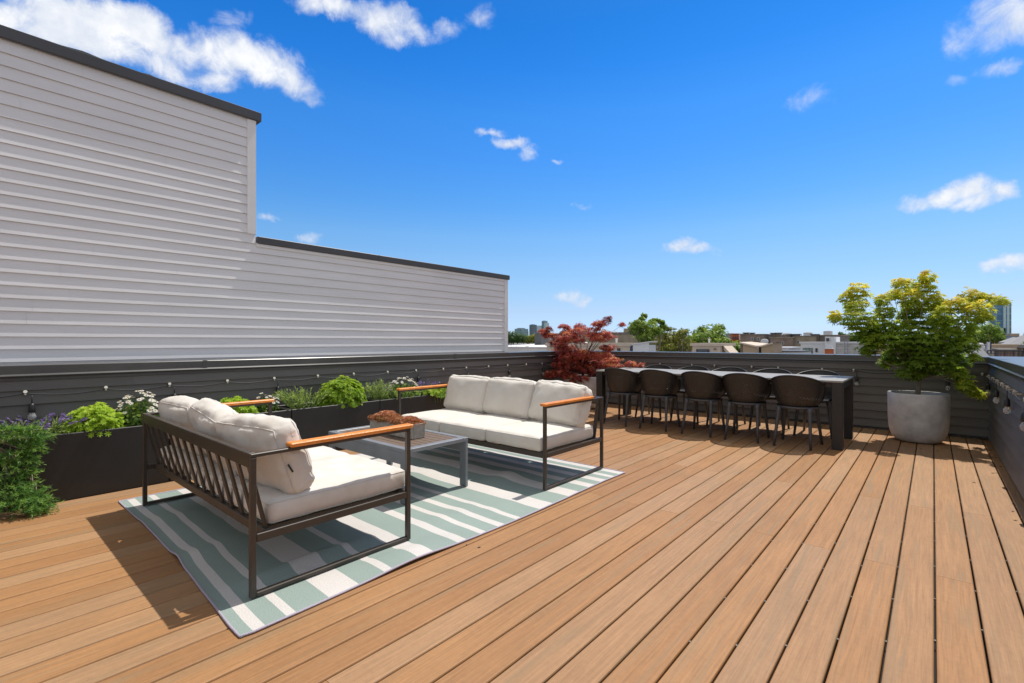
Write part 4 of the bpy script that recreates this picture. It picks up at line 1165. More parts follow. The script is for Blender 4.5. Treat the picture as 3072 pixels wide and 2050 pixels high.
# ------------------------------------------------------------------ string lights
def lights(label, org, along, out, marks, bulbs, end0, end1, off=.014):
    """cable with clips (marks) and hanging bulbs (positions along the wall)"""
    t = thing('string_lights', label, 'string lights', Vector(org) + Vector((0, 0, .77)), 'bulb strings on the parapets')
    A = Vector(along); O = Vector(out); B = Vector(org)
    def w(s, z, o=.026): return B + A * s + O * (o + off) + Vector((0, 0, z))
    stops = sorted([end0, end1] + marks); pts = []
    for a, b in zip(stops[:-1], stops[1:]):
        n = 8; sag = .022 * min(1.2, (b - a) / .45)
        for i in range(n):
            f = i / n; pts.append(w(a + (b - a) * f, .770 - sag * 4 * f * (1 - f)))
    pts.append(w(stops[-1], .770))
    MB().tube(pts, .0042, 6).build('cable', M['cable'], t, True)
    for s in marks:
        mb = MB(); c = w(s, .772, .020); r1 = .014
        mb.tube([w(s, .764, .006 - off), w(s, .764, .034)], .007, 6); mb.tube([w(s, .776, .010), w(s, .784, .030)], [.010, .013], 6); mb.build('clip', M['cableclip'], t)
    for s in bulbs:
        top = w(s, .752, .030)
        mb = MB(); mb.tube([top, top - Vector((0, 0, .07))], .0036, 6); mb.tube([top - Vector((0, 0, .06)), top - Vector((0, 0, .075)), top - Vector((0, 0, .12)), top - Vector((0, 0, .128))], [.010, .018, .021, .019], 12)
        so = mb.build('socket', M['socket'], t, True)
        prof = [(.013, 0), (.015, -.010), (.023, -.026), (.0255, -.039), (.022, -.052), (.012, -.062), (.0005, -.066)]
        MB().lathe(prof[::-1], top - Vector((0, 0, .126)), 16).build('bulb', M['glass'], so, True)


lb_l = [.394 + .9225 * i for i in range(-3, 8)]
lights('long string of bulbs and clips along the parapet above the planters', (XL, 0, 0), (0, 1, 0), (1, 0, 0), sorted([s - .036 for s in lb_l] + [s + .44 for s in lb_l if s < 7]), lb_l, YF + .5, 7.95)
lb_b = [-.78 - .917 * i for i in range(-1, 5)]
lights('string of bulbs and clips on the parapet behind the dining table', (0, YB, 0), (1, 0, 0), (0, -1, 0), sorted([s - .036 for s in lb_b] + [s - .40 for s in lb_b] + [.44]), lb_b, -4.9, .50)
lb_r = [7.59, 6.66, 5.755, 4.72, 3.82, 3.0, 2.1, 1.2]
lights('string with three clear bulbs on the parapet at the right edge', (XR, 0, 0), (0, 1, 0), (-1, 0, 0), sorted([s + .036 for s in lb_r] + [s - .42 for s in lb_r]), lb_r, .5, 7.98, .028)

# a few dry leaves blown into the corner
n = 150
P = np.stack([np.concatenate([RNG.uniform(.05, .50, 90), RNG.uniform(-.6, .1, 30), np.full(30, XR - .03) - RNG.uniform(0, .08, 30)]), np.concatenate([YB - np.abs(RNG.normal(.05, .06, 90)), RNG.uniform(6.8, 7.95, 30), RNG.uniform(4.2, 7.9, 30)]), np.full(n, .006)], 1)
lf = leaf_mesh('leaf_litter', P, np.stack([RNG.normal(0, .3, n), RNG.normal(0, .3, n), np.ones(n)], 1), RNG.uniform(.012, .035, n), LEAF_ONE, RNG.random(n), M['debris'])
tag(lf, 'scattered dry leaf crumbs in the deck corner behind the big pot', 'leaves', None, 'stuff')


# ------------------------------------------------------------------ the city beyond
GZ = -10.0
gm = MB(); gm.add([(-6000, -3000, GZ), (6000, -3000, GZ), (6000, 9000, GZ), (-6000, 9000, GZ)], [(0, 1, 2, 3)])
tag(gm.build('ground', M['city']), None, None, None, 'structure')
MB_ = MB
# body of our own building under the deck
hb = MB().box(XL - .15, XR + .15, YF, YB + .15, GZ, -.21).build('building_base', M['brick_brown']); tag(hb, None, None, None, 'structure')


def house(name, label, cat, u0, u1, vt, Y, depth, wall, coping=None, group=None, win=(), cop=.12, zb=GZ, bits=None, roof=None):
    """block whose face stands in the plane y=Y between the bearings u0..u1 with its top at bearing v"""
    a = at_y(u0, vt, Y); b = at_y(u1, vt, Y); x0, x1 = a[0], b[0]; z1 = (a[2] + b[2]) / 2
    t = thing(name, label, cat, ((x0 + x1) / 2, Y, zb), group)
    MB().box(x0, x1, Y, Y + depth, zb, z1 - cop).build('wall', wall, t)
    mb = MB(); mb.box(x0 - .06, x1 + .06, Y - .06, Y + depth + .06, z1 - cop, z1); mb.build('coping', coping or wall, t)
    for wdw in win:
        wa, wb, va, vb = wdw[:4]; pm = wdw[4] if len(wdw) > 4 else M['pane']; fm = wdw[5] if len(wdw) > 5 else M['white_pipe']
        p = at_y(wa, va, Y); q = at_y(wb, vb, Y); fx = (q[0] - p[0]) * .13
        f = MB(); f.box(p[0], q[0], Y - .05, Y - .003, q[2], p[2]); fo = f.build('window', fm, t)
        g = MB(); h = (p[2] - q[2]); hm = q[2] + h * .5; e = min(fx, h * .1)
        g.box(p[0] + fx, q[0] - fx, Y - .056, Y - .0505, hm + e * .4, p[2] - e); g.box(p[0] + fx, q[0] - fx, Y - .056, Y - .0505, q[2] + e, hm - e * .4); g.build('pane', pm, fo)
    return t, x0, x1, z1


def part_box(t, name, mat, u0, u1, va, vb, Y, depth):
    p = at_y(u0, va, Y); q = at_y(u1, vb, Y)
    return MB().box(p[0], q[0], Y, Y + depth, q[2], p[2]).build(name, mat, t)


def pipe(label, u, va, vb, Y, r, mat, name='vent_pipe', hood=0):
    p = at_y(u, va, Y); q = at_y(u, vb, Y); t = thing(name, label, 'vent', (q[0], Y, q[2]))
    mb = MB(); mb.tube([(q[0], Y, q[2]), (q[0], Y, p[2])], r, 8)
    mb.build('pipe', mat, t, True)
    h = MB()
    if hood == 1: h.tube([(p[0], Y, p[2] - .02), (p[0], Y, p[2] + r * 1.2)], [r * 2.6, r * .4], 10)
    elif hood == 2: h.tube([(p[0], Y, p[2]), (p[0] - r * .6, Y, p[2] + r * 1.6), (p[0] - r * 2.4, Y, p[2] + r * 1.8), (p[0] - r * 3.4, Y, p[2] + r * .4)], [r, r * 1.05, r * 1.05, r * 1.1], 8)
    else: h.tube([(p[0], Y, p[2] - .04), (p[0], Y, p[2] + .02)], r * 1.25, 8)
    h.build('cap', mat, t, True)


# far towers
def tower(label, u0, u1, vt, Y, depth, mat, bits=()):
    a = at_y(u0, vt, Y); b = at_y(u1, vt, Y)
    t = thing('glass_tower', label, 'tower', ((a[0] + b[0]) / 2, Y, GZ), 'towers on the skyline')
    MB().box(a[0], b[0], Y, Y + depth, GZ, a[2]).build('shaft', mat, t)
    w = b[0] - a[0]
    MB().box(a[0] + w * .15, b[0] - w * .25, Y + depth * .2, Y + depth * .8, a[2], a[2] + w * .10).build('roof_plant', M['grey_wall'], t)
    for (c, d, vv, mm) in bits:
        p = at_y(c, vv, Y - 1); q = at_y(d, vv, Y - 1); MB().box(p[0], q[0], Y - 3, Y + depth * .7, GZ, p[2]).build('wing', mm, t)
    return t


tower('squat teal glass office block rising behind trees right of the white house', 1544, 1564, 987, 620, 18, M['tower_teal'], [(1563, 1570, 993, M['tower_teal'])])
tower('dark slender tower standing alone on the left skyline', 1588, 1599.5, 975, 900, 14, M['tower_dark'])
tower('tallest stepped pale glass tower on the left skyline', 1625, 1634, 963.5, 950, 12, M['tower_teal'], [(1612, 1625, 977.5, M['tower_pale']), (1634, 1640.5, 969.5, M['tower_pale']), (1605, 1612, 992, M['tower_pale'])])
t = tower('big blue glass tower behind the right side of the green maple', 2969, 3009.5, 909, 420, 16, M['tower_blue'], [(3009.5, 3016.5, 908, M['tower_pale']), (3016.5, 3020, 908.5, M['tower_blue']), (3020, 3027, 908, M['tower_pale']), (3027, 3033, 908, M['tower_teal']), (3000, 3016, 985, M['tower_pale'])])


# trees beyond the parapet
def city_tree(label, spots, Y, mat, dens=1.0, leaf=.16, name='street_tree', spread=1.2, sparse=False, trunk_u=None, grp='street trees beyond the parapet'):
    P = []; Nn = []; T = []; cs = []
    su = [q[0] for q in spots]; sv = [q[1] for q in spots]; spots = list(spots)
    for k in range(3): spots.append((np.mean(su) + (k - 1) * np.std(su) * .8, np.mean(sv) + np.std(sv) * .5, np.std(su) * .8 + 6, np.std(sv) * .9 + 6))
    for (u, v, ru, rv) in spots:
        c = at_y(u, v, Y); e = at_y(u + ru, v, Y); f = at_y(u, v - rv, Y); rx = abs(e[0] - c[0]) * 1.15; rz = abs(f[2] - c[2]) * 1.2; yo = RNG.uniform(-spread, spread)
        n = int(dens * (60 + 95 * rx * rz / (leaf / .16) ** 2)); g = RNG.normal(size=(n, 3)); g /= np.linalg.norm(g, axis=1, keepdims=True); r = RNG.uniform(.25, 1.05, n) ** .55 * np.where(RNG.random(n) < .15, RNG.uniform(1.0, 1.5, n), 1.0)
        P.append(np.stack([c[0] + g[:, 0] * r * rx, Y + yo + g[:, 1] * r * (rx + rz) * .5, c[2] + g[:, 2] * r * rz], 1)); Nn.append(g + RNG.normal(0, .6, (n, 3)) + np.array([0, 0, .4])); T.append(.35 + .28 * g[:, 2] * r + RNG.normal(0, .16, n)); cs.append((c[0], Y + yo, c[2]))
    P = np.concatenate(P); Nn = np.concatenate(Nn); T = np.clip(np.concatenate(T), 0, 1)
    bx = np.mean([c[0] for c in cs]) if trunk_u is None else at_y(trunk_u, 1060, Y)[0]
    t = thing(name, label, 'tree', (bx, Y, GZ), grp)
    mb = MB(); fork = Vector((bx, Y, -3.0)); mb.tube([(bx, Y, GZ), (bx + .1, Y, -6), fork], [.28, .24, .2], 8)
    for c in cs: mb.tube([fork, Vector(fork).lerp(Vector(c), .35) + Vector((RNG.uniform(-.3, .3), 0, .5)), Vector(fork).lerp(Vector(c), .7) + Vector((RNG.uniform(-.2, .2), 0, .3)), c], [.07, .045, .028, .010], 5)
    mb.build('trunk', M['bark'], t, True)
    leaf_mesh('crown', P, Nn, RNG.uniform(leaf * .7, leaf * 1.3, len(P)), LEAF_CLUMP, T, mat, t)


city_tree('dark green tree beside the right end of the white house wall', [(1527, 1013, 22, 15), (1548, 1012, 18, 14), (1535, 1003, 14, 8), (1520, 1020, 20, 12), (1558, 1018, 12, 9)], 95, M['treeleaf_dark'], 1.6, .3)
city_tree('light green low trees between the teal block and the dark chimney', [(1560, 1020, 18, 9), (1580, 1019, 16, 10), (1597, 1016, 14, 11), (1612, 1012, 10, 10), (1630, 1012, 12, 12)], 100, M['treeleaf_olive'], 1.6, .3)
city_tree('tall sparse tree right of the red maple with open twigs on top', [(1921, 948, 7, 6), (1925, 958, 9, 6), (1932, 970, 12, 7), (1918, 973, 16, 6), (1905, 977, 6, 3), (1945, 963, 12, 7), (1957, 962, 6, 5), (1968, 966, 7, 6), (1950, 978, 18, 9), (1972, 978, 10, 8), (1925, 985, 18, 9), (1940, 995, 26, 13), (1965, 995, 22, 12), (1930, 1010, 22, 13), (1955, 1012, 24, 12), (1978, 990, 8, 8)], 30, M['treeleaf'], 1.5, .13, trunk_u=1938)
city_tree('olive green tree in front of the pink brick house', [(1990, 1000, 20, 12), (2002, 985, 12, 6), (2010, 1010, 26, 14), (2035, 1003, 22, 10), (2045, 995, 10, 5), (2062, 1000, 16, 12), (2000, 1028, 30, 18), (2035, 1040, 20, 16), (2060, 1035, 20, 18), (1975, 1035, 26, 20), (2020, 1045, 25, 14), (2010, 988, 16, 4), (1990, 1050, 30, 12)], 33, M['treeleaf_olive'], 1.0, .14, trunk_u=2030)
city_tree('full rounded green tree behind the beige bulkhead', [(2130, 985, 30, 12), (2150, 982, 14, 10), (2110, 1000, 34, 14), (2145, 1003, 30, 16), (2165, 1000, 14, 16), (2085, 1005, 20, 10), (2095, 1020, 26, 14), (2130, 1020, 34, 14), (2160, 1020, 18, 16), (2075, 1022, 14, 12), (2150, 1040, 20, 20), (2100, 990, 14, 8)], 36, M['treeleaf'], 1.15, .15, trunk_u=2140)
city_tree('bright green bushy tree left of the tan butterfly-roof bulkhead', [(2180, 1030, 18, 14), (2195, 1028, 16, 14), (2205, 1042, 16, 16), (2185, 1048, 20, 14), (2170, 1045, 14, 14), (2212, 1048, 10, 10)], 27, M['treeleaf'], 1.5, .11, trunk_u=2190)
city_tree('dark distant tree right of the brick row, left of the green maple', [(2530, 1012, 12, 10), (2550, 1015, 16, 8), (2572, 1010, 14, 12), (2590, 1013, 14, 12), (2525, 1005, 6, 7)], 110, M['treeleaf_dark'], 1.5, .32)
city_tree('broad green tree under the big blue glass tower', [(2930, 1000, 26, 22), (2960, 985, 26, 16), (2985, 1000, 22, 18), (2945, 1022, 28, 16), (2985, 1022, 22, 14), (3000, 1012, 12, 10), (2960, 1003, 30, 20), (2915, 985, 20, 16)], 46, M['treeleaf'], 1.2, .17, trunk_u=2955)
city_tree('small green shrub growing on the roof terrace at the far right edge', [(3058, 1036, 14, 6), (3075, 1034, 12, 8), (3090, 1036, 14, 8)], 38, M['treeleaf'], 2.2, .10, grp='street trees beyond the parapet')

# rooftops, left to right
t, x0, x1, z1 = house('low_building', 'white flat-roofed building with vent pipes, right of the white house', 'building', 1440, 1760, 1041, 24, 1.2, M['roof_white'], zb=GZ, cop=.05)
a = at_y(1440, 1047, 24); 
rf = MB(); Yn, Yf_ = 25.2, 44; zn = z1 + .0; zf = at_y(1600, 1026.5, Yf_)[2]
rf.add([(x0, Yn, zn), (x1, Yn, zn), (at_y(1760, 1026, Yf_)[0], Yf_, zf), (x0 - 6, Yf_, zf), (x0, Yn, zn - .3), (x1, Yn, zn - .3)], [(0, 1, 2, 3), (4, 5, 1, 0)]); rf.build('roof', M['roof_white'], t)
pipe('squat mushroom vent on the white roof beside the white house wall', 1535, 1041, 1049, 26, .05, M['dark_pipe'], hood=1)
pipe('thin dark vent pipe on the white roof', 1549.5, 1040, 1052, 25.5, .035, M['dark_pipe'])
pipe('thick black vent pipe on the white roof left of the dark chimney', 1581.5, 1040, 1053, 25.3, .085, M['dark_pipe'])
t, x0, x1, z1 = house('brick_house', 'dark brick house half hidden behind the red maple', 'house', 1624, 1680, 1001, 34, 3, M['brick_brown'], M['dark_roof'], 'brick houses beyond the parapet', [(1653, 1663, 1012, 1020, M['pane'], M['white_pipe'])])
c = MB(); a = at_y(1604, 1003, 30); b = at_y(1624.5, 1048, 30); xm = (a[0] + b[0]) / 2; w2 = (b[0] - a[0]) / 2
pts = [(a[0], -3), (b[0], -3), (b[0], a[2])] + [(xm + w2 * math.cos(i * PI / 8), a[2] + w2 * .25 * math.sin(i * PI / 8)) for i in range(1, 8)] + [(a[0], a[2])]
n_ = len(pts); c.add([(x, 30, z) for x, z in pts] + [(x, 30.9, z) for x, z in pts], [tuple(range(n_)), tuple(range(2 * n_ - 1, n_ - 1, -1))] + [(i, n_ + i, n_ + (i + 1) % n_, (i + 1) % n_) for i in range(n_)])
tag(c.build('party_wall', M['dark_roof'], origin=(xm, 30, -3)), 'dark grey round-topped chimney wall left of the red maple', 'chimney')
t, *_ = house('apartment_building', 'long tan brick building behind the right side of the red maple', 'building', 1690, 1935, 998, 62, 8, M['brick_tan'], M['brick_dark'], 'brick houses beyond the parapet', cop=.3)
part_box(t, 'roof_hut', M['brick_tan'], 1871, 1897, 986, 998, 63, 3)
t, *_ = house('low_building', 'beige low building with a blue downpipe behind the red maple', 'building', 1640, 1890, 1029, 21, 1.0, M['stucco'], M['stucco'], cop=.16, win=[(1853, 1861, 1045, 1056, M['pane'], M['dark_pipe'])])
part_box(t, 'downpipe', M['navy_pipe'], 1890.5, 1899, 1037, 1075, 20.95, .16)
pipe('short white chimney pipe above the beige low building', 1849.5, 1017, 1029, 21.6, .05, M['white_pipe'])
t = thing('roof_shed', 'white clapboard roof shed with a slanting top beside the blue downpipe', 'shed', (*at_y(1925, 1060, 20.6)[:2], -2))
p = at_y(1899, 1035, 20.6); q = at_y(1947, 1027, 20.6); mb = MB()
siding(mb, (p[0], 20.6, 0), (1, 0, 0), (0, -1, 0), q[0] - p[0], -.2, p[2], .09, .012)
mb.add([(p[0], 20.599, p[2]), (q[0], 20.599, p[2]), (q[0], 20.599, q[2])], [(0, 1, 2)]); mb.box(p[0], q[0], 20.6, 21.3, -2, p[2] - .002); mb.build('wall', M['white_wall'], t)
MB().add([(p[0] - .04, 20.54, p[2]), (q[0] + .05, 20.54, q[2]), (q[0] + .05, 21.4, q[2]), (p[0] - .04, 21.4, p[2]), (p[0] - .04, 20.54, p[2] + .04), (q[0] + .05, 20.54, q[2] + .04), (q[0] + .05, 21.4, q[2] + .04), (p[0] - .04, 21.4, p[2] + .04)],
         [(3, 2, 1, 0), (4, 5, 6, 7), (0, 1, 5, 4), (1, 2, 6, 5), (2, 3, 7, 6), (3, 0, 4, 7)]).build('roof', M['white_wall'], t)
house('brick_house', 'pinkish brick house glimpsed through the olive tree', 'house', 2028, 2072, 1008, 50, 5, M['brick_red'], M['stucco'], 'brick houses beyond the parapet', [(2039, 2045, 1026, 1042, M['pane'], M['white_pipe']), (2052, 2057, 1026, 1040, M['pane'], M['white_pipe'])])
house('brick_house', 'tan house glimpsed between the sparse tree and the olive tree', 'house', 1955, 1984, 1012, 48, 5, M['stucco_tan'], M['stucco_tan'], 'brick houses beyond the parapet', [(1964, 1969, 1028, 1036, M['pane'], M['white_pipe'])])
# beige bulkhead
t, x0, x1, z1 = house('stair_bulkhead', 'beige clapboard bulkhead with a dark window and a white pipe behind', 'bulkhead', 2077, 2160, 1030, 18, 1.6, M['stucco'], M['stucco'], cop=.10, zb=-2, win=[(2090, 2128, 1048, 1062, M['pane'], M['dark_pipe'])])
a = at_y(2164, 1041, 18); b = at_y(2178, 1062, 18)
MB().add([(x1 + .06, 18.2, a[2] + .03), (b[0] + .1, 18.2, b[2]), (b[0], 18.2, b[2] - .06), (x1 + .06, 18.2, a[2] - .08), (x1 + .06, 19.2, a[2] + .03), (b[0] + .1, 19.2, b[2]), (b[0], 19.2, b[2] - .06), (x1 + .06, 19.2, a[2] - .08)],
         [(0, 1, 2, 3), (7, 6, 5, 4), (0, 4, 5, 1), (2, 6, 7, 3)]).build('sloping_rail', M['stucco'], t)
part_box(t, 'wall_lamp', M['dark_pipe'], 2140, 2146, 1046.5, 1049, 17.9, .1)
pipe('white roof pipe standing behind the beige bulkhead', 2127.5, 1018, 1032, 18.8, .035, M['white_pipe'])
# grey and orange house
t, *_ = house('orange_house', 'narrow grey and orange clad house left of the brown brick row', 'house', 2176, 2193, 1000.5, 75, 5, M['grey_wall'], M['grey_wall'], cop=.2)
part_box(t, 'orange_bay', M['orange_wall'], 2193, 2217, 1001, 1024, 74.6, 5); part_box(t, 'white_edge', M['white_wall'], 2217, 2221, 1001, 1030, 74.5, 5)
for i in range(3):
    part_box(t, 'window', M['pane'], 2197.5 + i * 6.3, 2201 + i * 6.3, 1010, 1019, 74.5, .08); part_box(t, 'window', M['pane'], 2197 + i * 6.3, 2202 + i * 6.3, 1002, 1004, 74.5, .08)
part_box(t, 'balcony', M['orange_wall'], 2194, 2222, 1020.5, 1025.5, 73.9, .7)
# brown brick row
R = 'brown brick rowhouses across the rooftops'
house('rowhouse', 'brown brick rowhouse with two white windows right of the orange house', 'house', 2221, 2293, 1002.5, 72, 9, M['brick_brown'], M['brick_dark'], R, [(2253, 2261, 1013, 1022), (2271, 2279.5, 1013, 1022)])
house('rowhouse', 'dark low brick rowhouse set back in the middle of the row', 'house', 2293, 2345, 1004, 84, 9, M['brick_dark'], M['brick_tan'], R)
house('rowhouse', 'brown brick rowhouse with two dark windows behind the low white walls', 'house', 2311, 2378, 1011.5, 70, 9, M['brick_brown'], M['brick_tan'], R, [(2321, 2328, 1026, 1035), (2345, 2352, 1025, 1034)])
house('rowhouse', 'tan brown brick rowhouse with a white downpipe left of the white modern house', 'house', 2379, 2440, 1007.5, 71, 9, M['brick_tan'], M['brick_dark'], R, [(2391.5, 2397.5, 1022, 1032), (2390, 2397.5, 1041, 1050)])
house('rowhouse', 'dark brick rowhouse with an arched recess behind the white modern house', 'house', 2440, 2521, 1005, 74, 9, M['brick_dark'], M['brick_brown'], R, [(2450, 2462, 1019, 1024, M['void'], M['brick_tan'])])
for i, (u, v, w_, lb) in enumerate([(2235, 1000, .28, 'left chimney stub on the brown brick row by the orange house'), (2253, 1000.5, .25, 'second chimney stub on the brown brick row'), (2318, 1001, .3, 'flat roof hood on the set-back brick house'), (2333.5, 1000.5, .3, 'narrow chimney near the first pale water tank'), (2371, 1006, .45, 'dark chimney right of the first pale water tank'), (2384, 1004.5, .5, 'brick chimney left of the second pale water tank'), (2442, 1004.8, .4, 'small dark chimney left of the third pale water tank')]):
    q = at_y(u, v, 73); t = thing('chimney', lb, 'chimney', (q[0], 73.5, q[2] - 1.2)); MB().box(q[0] - w_, q[0] + w_, 73.2, 73.9, q[2] - 1.5, q[2]).build('stack', M['brick_dark'], t); MB().box(q[0] - w_ * 1.3, q[0] + w_ * 1.3, 73.1, 74, q[2], q[2] + .1).build('cap', M['dark_roof'], t)
for u0, u1, v, lb in ((2348, 2368, 1001.5, 'left pale boxy water tank above the brick row'), (2410, 2431, 999, 'middle pale boxy water tank above the brick row'), (2470, 2492, 994.5, 'right and tallest pale boxy water tank above the brick row')):
    a = at_y(u0, v, 95); b = at_y(u1, v, 95); t = thing('water_tank', lb, 'tank', ((a[0] + b[0]) / 2, 95, a[2] - 3), 'pale water tanks above the brick row')
    MB().box(a[0], b[0], 95, 97, a[2] - 4, a[2]).build('box', M['white_wall'], t); m_ = (a[0] + b[0]) / 2
    MB().add([(a[0] - .05, 94.9, a[2]), (b[0] + .05, 94.9, a[2]), (b[0] + .05, 97.1, a[2]), (a[0] - .05, 97.1, a[2]), (m_, 96, a[2] + .18)], [(0, 1, 4), (1, 2, 4), (2, 3, 4), (3, 0, 4)]).build('lid', M['grey_wall'], t)
# tan butterfly-roof bulkhead
t = thing('stair_bulkhead', 'tan stucco bulkhead with a butterfly roof dipping in the middle', 'bulkhead', (*at_y(2270, 1060, 26)[:2], -3))
A = at_y(2229, 1031, 26); Bm = at_y(2270, 1041.5, 26); Cm = at_y(2284, 1041.5, 26); D_ = at_y(2317, 1031.5, 26)
MB().add([(A[0], 26, -3), (Bm[0], 26, -3), (Bm[0], 26, Bm[2]), (A[0], 26, A[2]), (A[0], 29, A[2]), (A[0], 29, -3)], [(0, 1, 2, 3), (5, 0, 3, 4)]).build('wall', M['stucco_tan'], t)
MB().add([(Cm[0], 26, -3), (D_[0], 26, -3), (D_[0], 26, D_[2]), (Cm[0], 26, Cm[2]), (D_[0], 28, -3), (D_[0], 28, D_[2])], [(0, 1, 2, 3), (1, 4, 5, 2)]).build('wall', M['stucco_tan'], t)
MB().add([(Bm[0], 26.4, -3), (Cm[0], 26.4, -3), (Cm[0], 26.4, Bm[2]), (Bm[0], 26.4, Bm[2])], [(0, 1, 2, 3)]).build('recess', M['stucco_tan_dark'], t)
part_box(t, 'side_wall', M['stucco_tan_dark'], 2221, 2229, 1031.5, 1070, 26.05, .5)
rf = MB(); e = .05
for z_ in (0, .07):
    rf.add([(A[0] - .15, 25.9, A[2] + z_), (Bm[0], 25.9, Bm[2] + z_), (Cm[0], 25.9, Cm[2] + z_), (D_[0] + .05, 25.9, D_[2] + z_), (A[0] - .15, 28, A[2] + .02 + z_), (Bm[0], 28, Bm[2] + .10 + z_), (Cm[0], 28, Cm[2] + .10 + z_), (D_[0] + .05, 28, D_[2] + .02 + z_)], [(0, 1, 5, 4), (1, 2, 6, 5), (2, 3, 7, 6)])
rf.add([(A[0] - .15, 25.9, A[2]), (Bm[0], 25.9, Bm[2]), (Cm[0], 25.9, Cm[2]), (D_[0] + .05, 25.9, D_[2]), (A[0] - .15, 25.9, A[2] + .07), (Bm[0], 25.9, Bm[2] + .07), (Cm[0], 25.9, Cm[2] + .07), (D_[0] + .05, 25.9, D_[2] + .07)], [(0, 1, 5, 4), (1, 2, 6, 5), (2, 3, 7, 6)])
rf.build('roof', M['stucco'], t)
q = at_y(2293.5, 1025, 60); t = thing('satellite_dish', 'pale satellite dish on the brown brick rowhouse', 'dish', (q[0], 60, q[2] - 1)); MB().ball((q[0], 60, q[2]), .42, .08, .30, 14, 8).build('dish', M['white_wall'], t, True); MB().tube([(q[0], 60.1, q[2]), (q[0], 60.1, q[2] - 12)], .03, 6).build('mast', M['dark_pipe'], t)
house('low_building', 'off-white low roof wall between the tan bulkhead and the brick row', 'building', 2317, 2369, 1042, 40, 4, M['roof_white'], M['white_wall'], cop=.08)
house('low_building', 'white low parapet nearest below the brick row', 'building', 2320, 2399, 1053, 28, 3, M['white_wall'], M['dark_roof'], cop=.05)
pipe('white stub pipe on the off-white low roof', 2343, 1037, 1043, 40.5, .06, M['white_pipe'])
part = None
# white modern house
t, *_ = house('modern_house', 'white rendered modern house with green glass windows and an orange box', 'house', 2402, 2477, 1025.5, 36, 6, M['white_wall'], M['white_wall'], cop=.12,
              win=[(2418.8, 2428.5, 1044.5, 1066, M['pane_green'], M['dark_roof']), (2409, 2418.6, 1044.5, 1066, M['pane_green'], M['dark_roof']), (2428.7, 2438, 1044.5, 1066, M['pane_green'], M['dark_roof']), (2446, 2453.5, 1045, 1057, M['pane'], M['grey_wall'])])
tw = part_box(t, 'stair_tower', M['white_wall'], 2475, 2499, 1010.5, 1090, 35.7, 3); part_box(tw, 'window', M['white_pipe'], 2475.5, 2490, 1012.5, 1025, 35.6, .09); part_box(tw, 'pane', M['pane'], 2478.5, 2487.5, 1015, 1024, 35.55, .06)
part_box(t, 'orange_box', M['orange_wall'], 2474, 2498, 1047.5, 1085, 35.2, .45); part_box(t, 'box_lid', M['white_wall'], 2473.5, 2499, 1046, 1047.5, 35.15, .6)
t, *_ = house('low_building', 'whitewashed brick wall with a roof ladder, left of the green maple', 'building', 2499.5, 2600, 1026, 37, 6, M['brick_white'], M['white_wall'], cop=.10)
lad = MB(); pa = at_y(2534, 1020, 36.8); pb = at_y(2543.5, 1058, 36.8)
lad.tube([(pa[0], 36.8, pa[2]), (pa[0], 36.8, pb[2] - 1)], .022, 6); lad.tube([(pb[0], 36.8, pa[2]), (pb[0], 36.8, pb[2] - 1)], .022, 6)
for i in range(9): lad.tube([(pa[0], 36.8, pa[2] - .12 - i * .24), (pb[0], 36.8, pa[2] - .12 - i * .24)], .016, 5)
tag(lad.build('roof_ladder', M['grey_wall'], origin=(pa[0], 36.8, pb[2])), 'grey metal ladder on the whitewashed brick wall', 'ladder')
house('low_building', 'low tan roofline hidden behind the green maple', 'building', 2600, 2850, 1032, 44, 6, M['stucco_tan'], M['roof_white'], cop=.1)
house('low_building', 'white building right of the green maple trunk', 'building', 2853, 2903, 1022, 40, 4, M['stucco'], M['dark_roof'], cop=.10)
house('low_building', 'pale low wall below the white building right of the green maple', 'building', 2860, 2905, 1045, 30, .8, M['stucco'], M['white_wall'], cop=.08)
# dark hipped roof with goosenecks
a = at_y(2882, 1064, 22); b = at_y(2969, 1060, 22); c0 = at_y(2918, 1043.5, 23); c1 = at_y(2944, 1043.5, 23)
t = thing('low_building', 'dark grey hipped roof lantern right of the green maple', 'roof', ((a[0] + b[0]) / 2, 23, -2))
MB().add([(a[0], 22, a[2] - .05), (b[0], 22, a[2] - .05), (b[0], 24.5, a[2] - .05), (a[0], 24.5, a[2] - .05), (c0[0], 23, c0[2]), (c1[0], 23, c1[2])], [(0, 1, 5, 4), (1, 2, 5), (2, 3, 4, 5), (3, 0, 4)]).build('roof', M['dark_roof'], t)
MB().box(a[0], b[0], 22.05, 24.4, -2, a[2] - .05).build('wall', M['grey_wall'], t)
pipe('left white gooseneck vent behind the dark hipped roof', 2919, 1040, 1050, 25.5, .045, M['white_pipe'], 'gooseneck_vent', 2)
pipe('right white gooseneck vent behind the dark hipped roof', 2949, 1039, 1050, 25.5, .045, M['white_pipe'], 'gooseneck_vent', 2)
t = thing('chimney', 'pale chimney with a dark side below the broad green tree', 'chimney', (*at_y(2967, 1044, 34)[:2], -1)); part_box(t, 'stack', M['white_wall'], 2963, 2970, 1027, 1060, 34, .6); part_box(t, 'flue', M['navy_pipe'], 2970.2, 2974.5, 1025.5, 1060, 34, .5)
house('low_building', 'tan flat roof wall at the foot of the big blue glass tower', 'building', 2972, 3050, 1033.5, 36, 4, M['stucco'], M['stucco_tan'], cop=.12)
house('low_building', 'reddish brick roof wall behind the railing at the far right', 'building', 3002, 3048, 1048.5, 29, 3, M['brick_red'], M['brick_dark'], cop=.1)
rl = MB(); ra = at_y(2962, 1052, 27); rb = at_y(3110, 1052, 27)
rl.tube([(ra[0], 27, ra[2]), (rb[0], 27, ra[2])], .022, 6); rl.tube([(ra[0], 27, ra[2] - .12), (rb[0], 27, ra[2] - .12)], .012, 5)
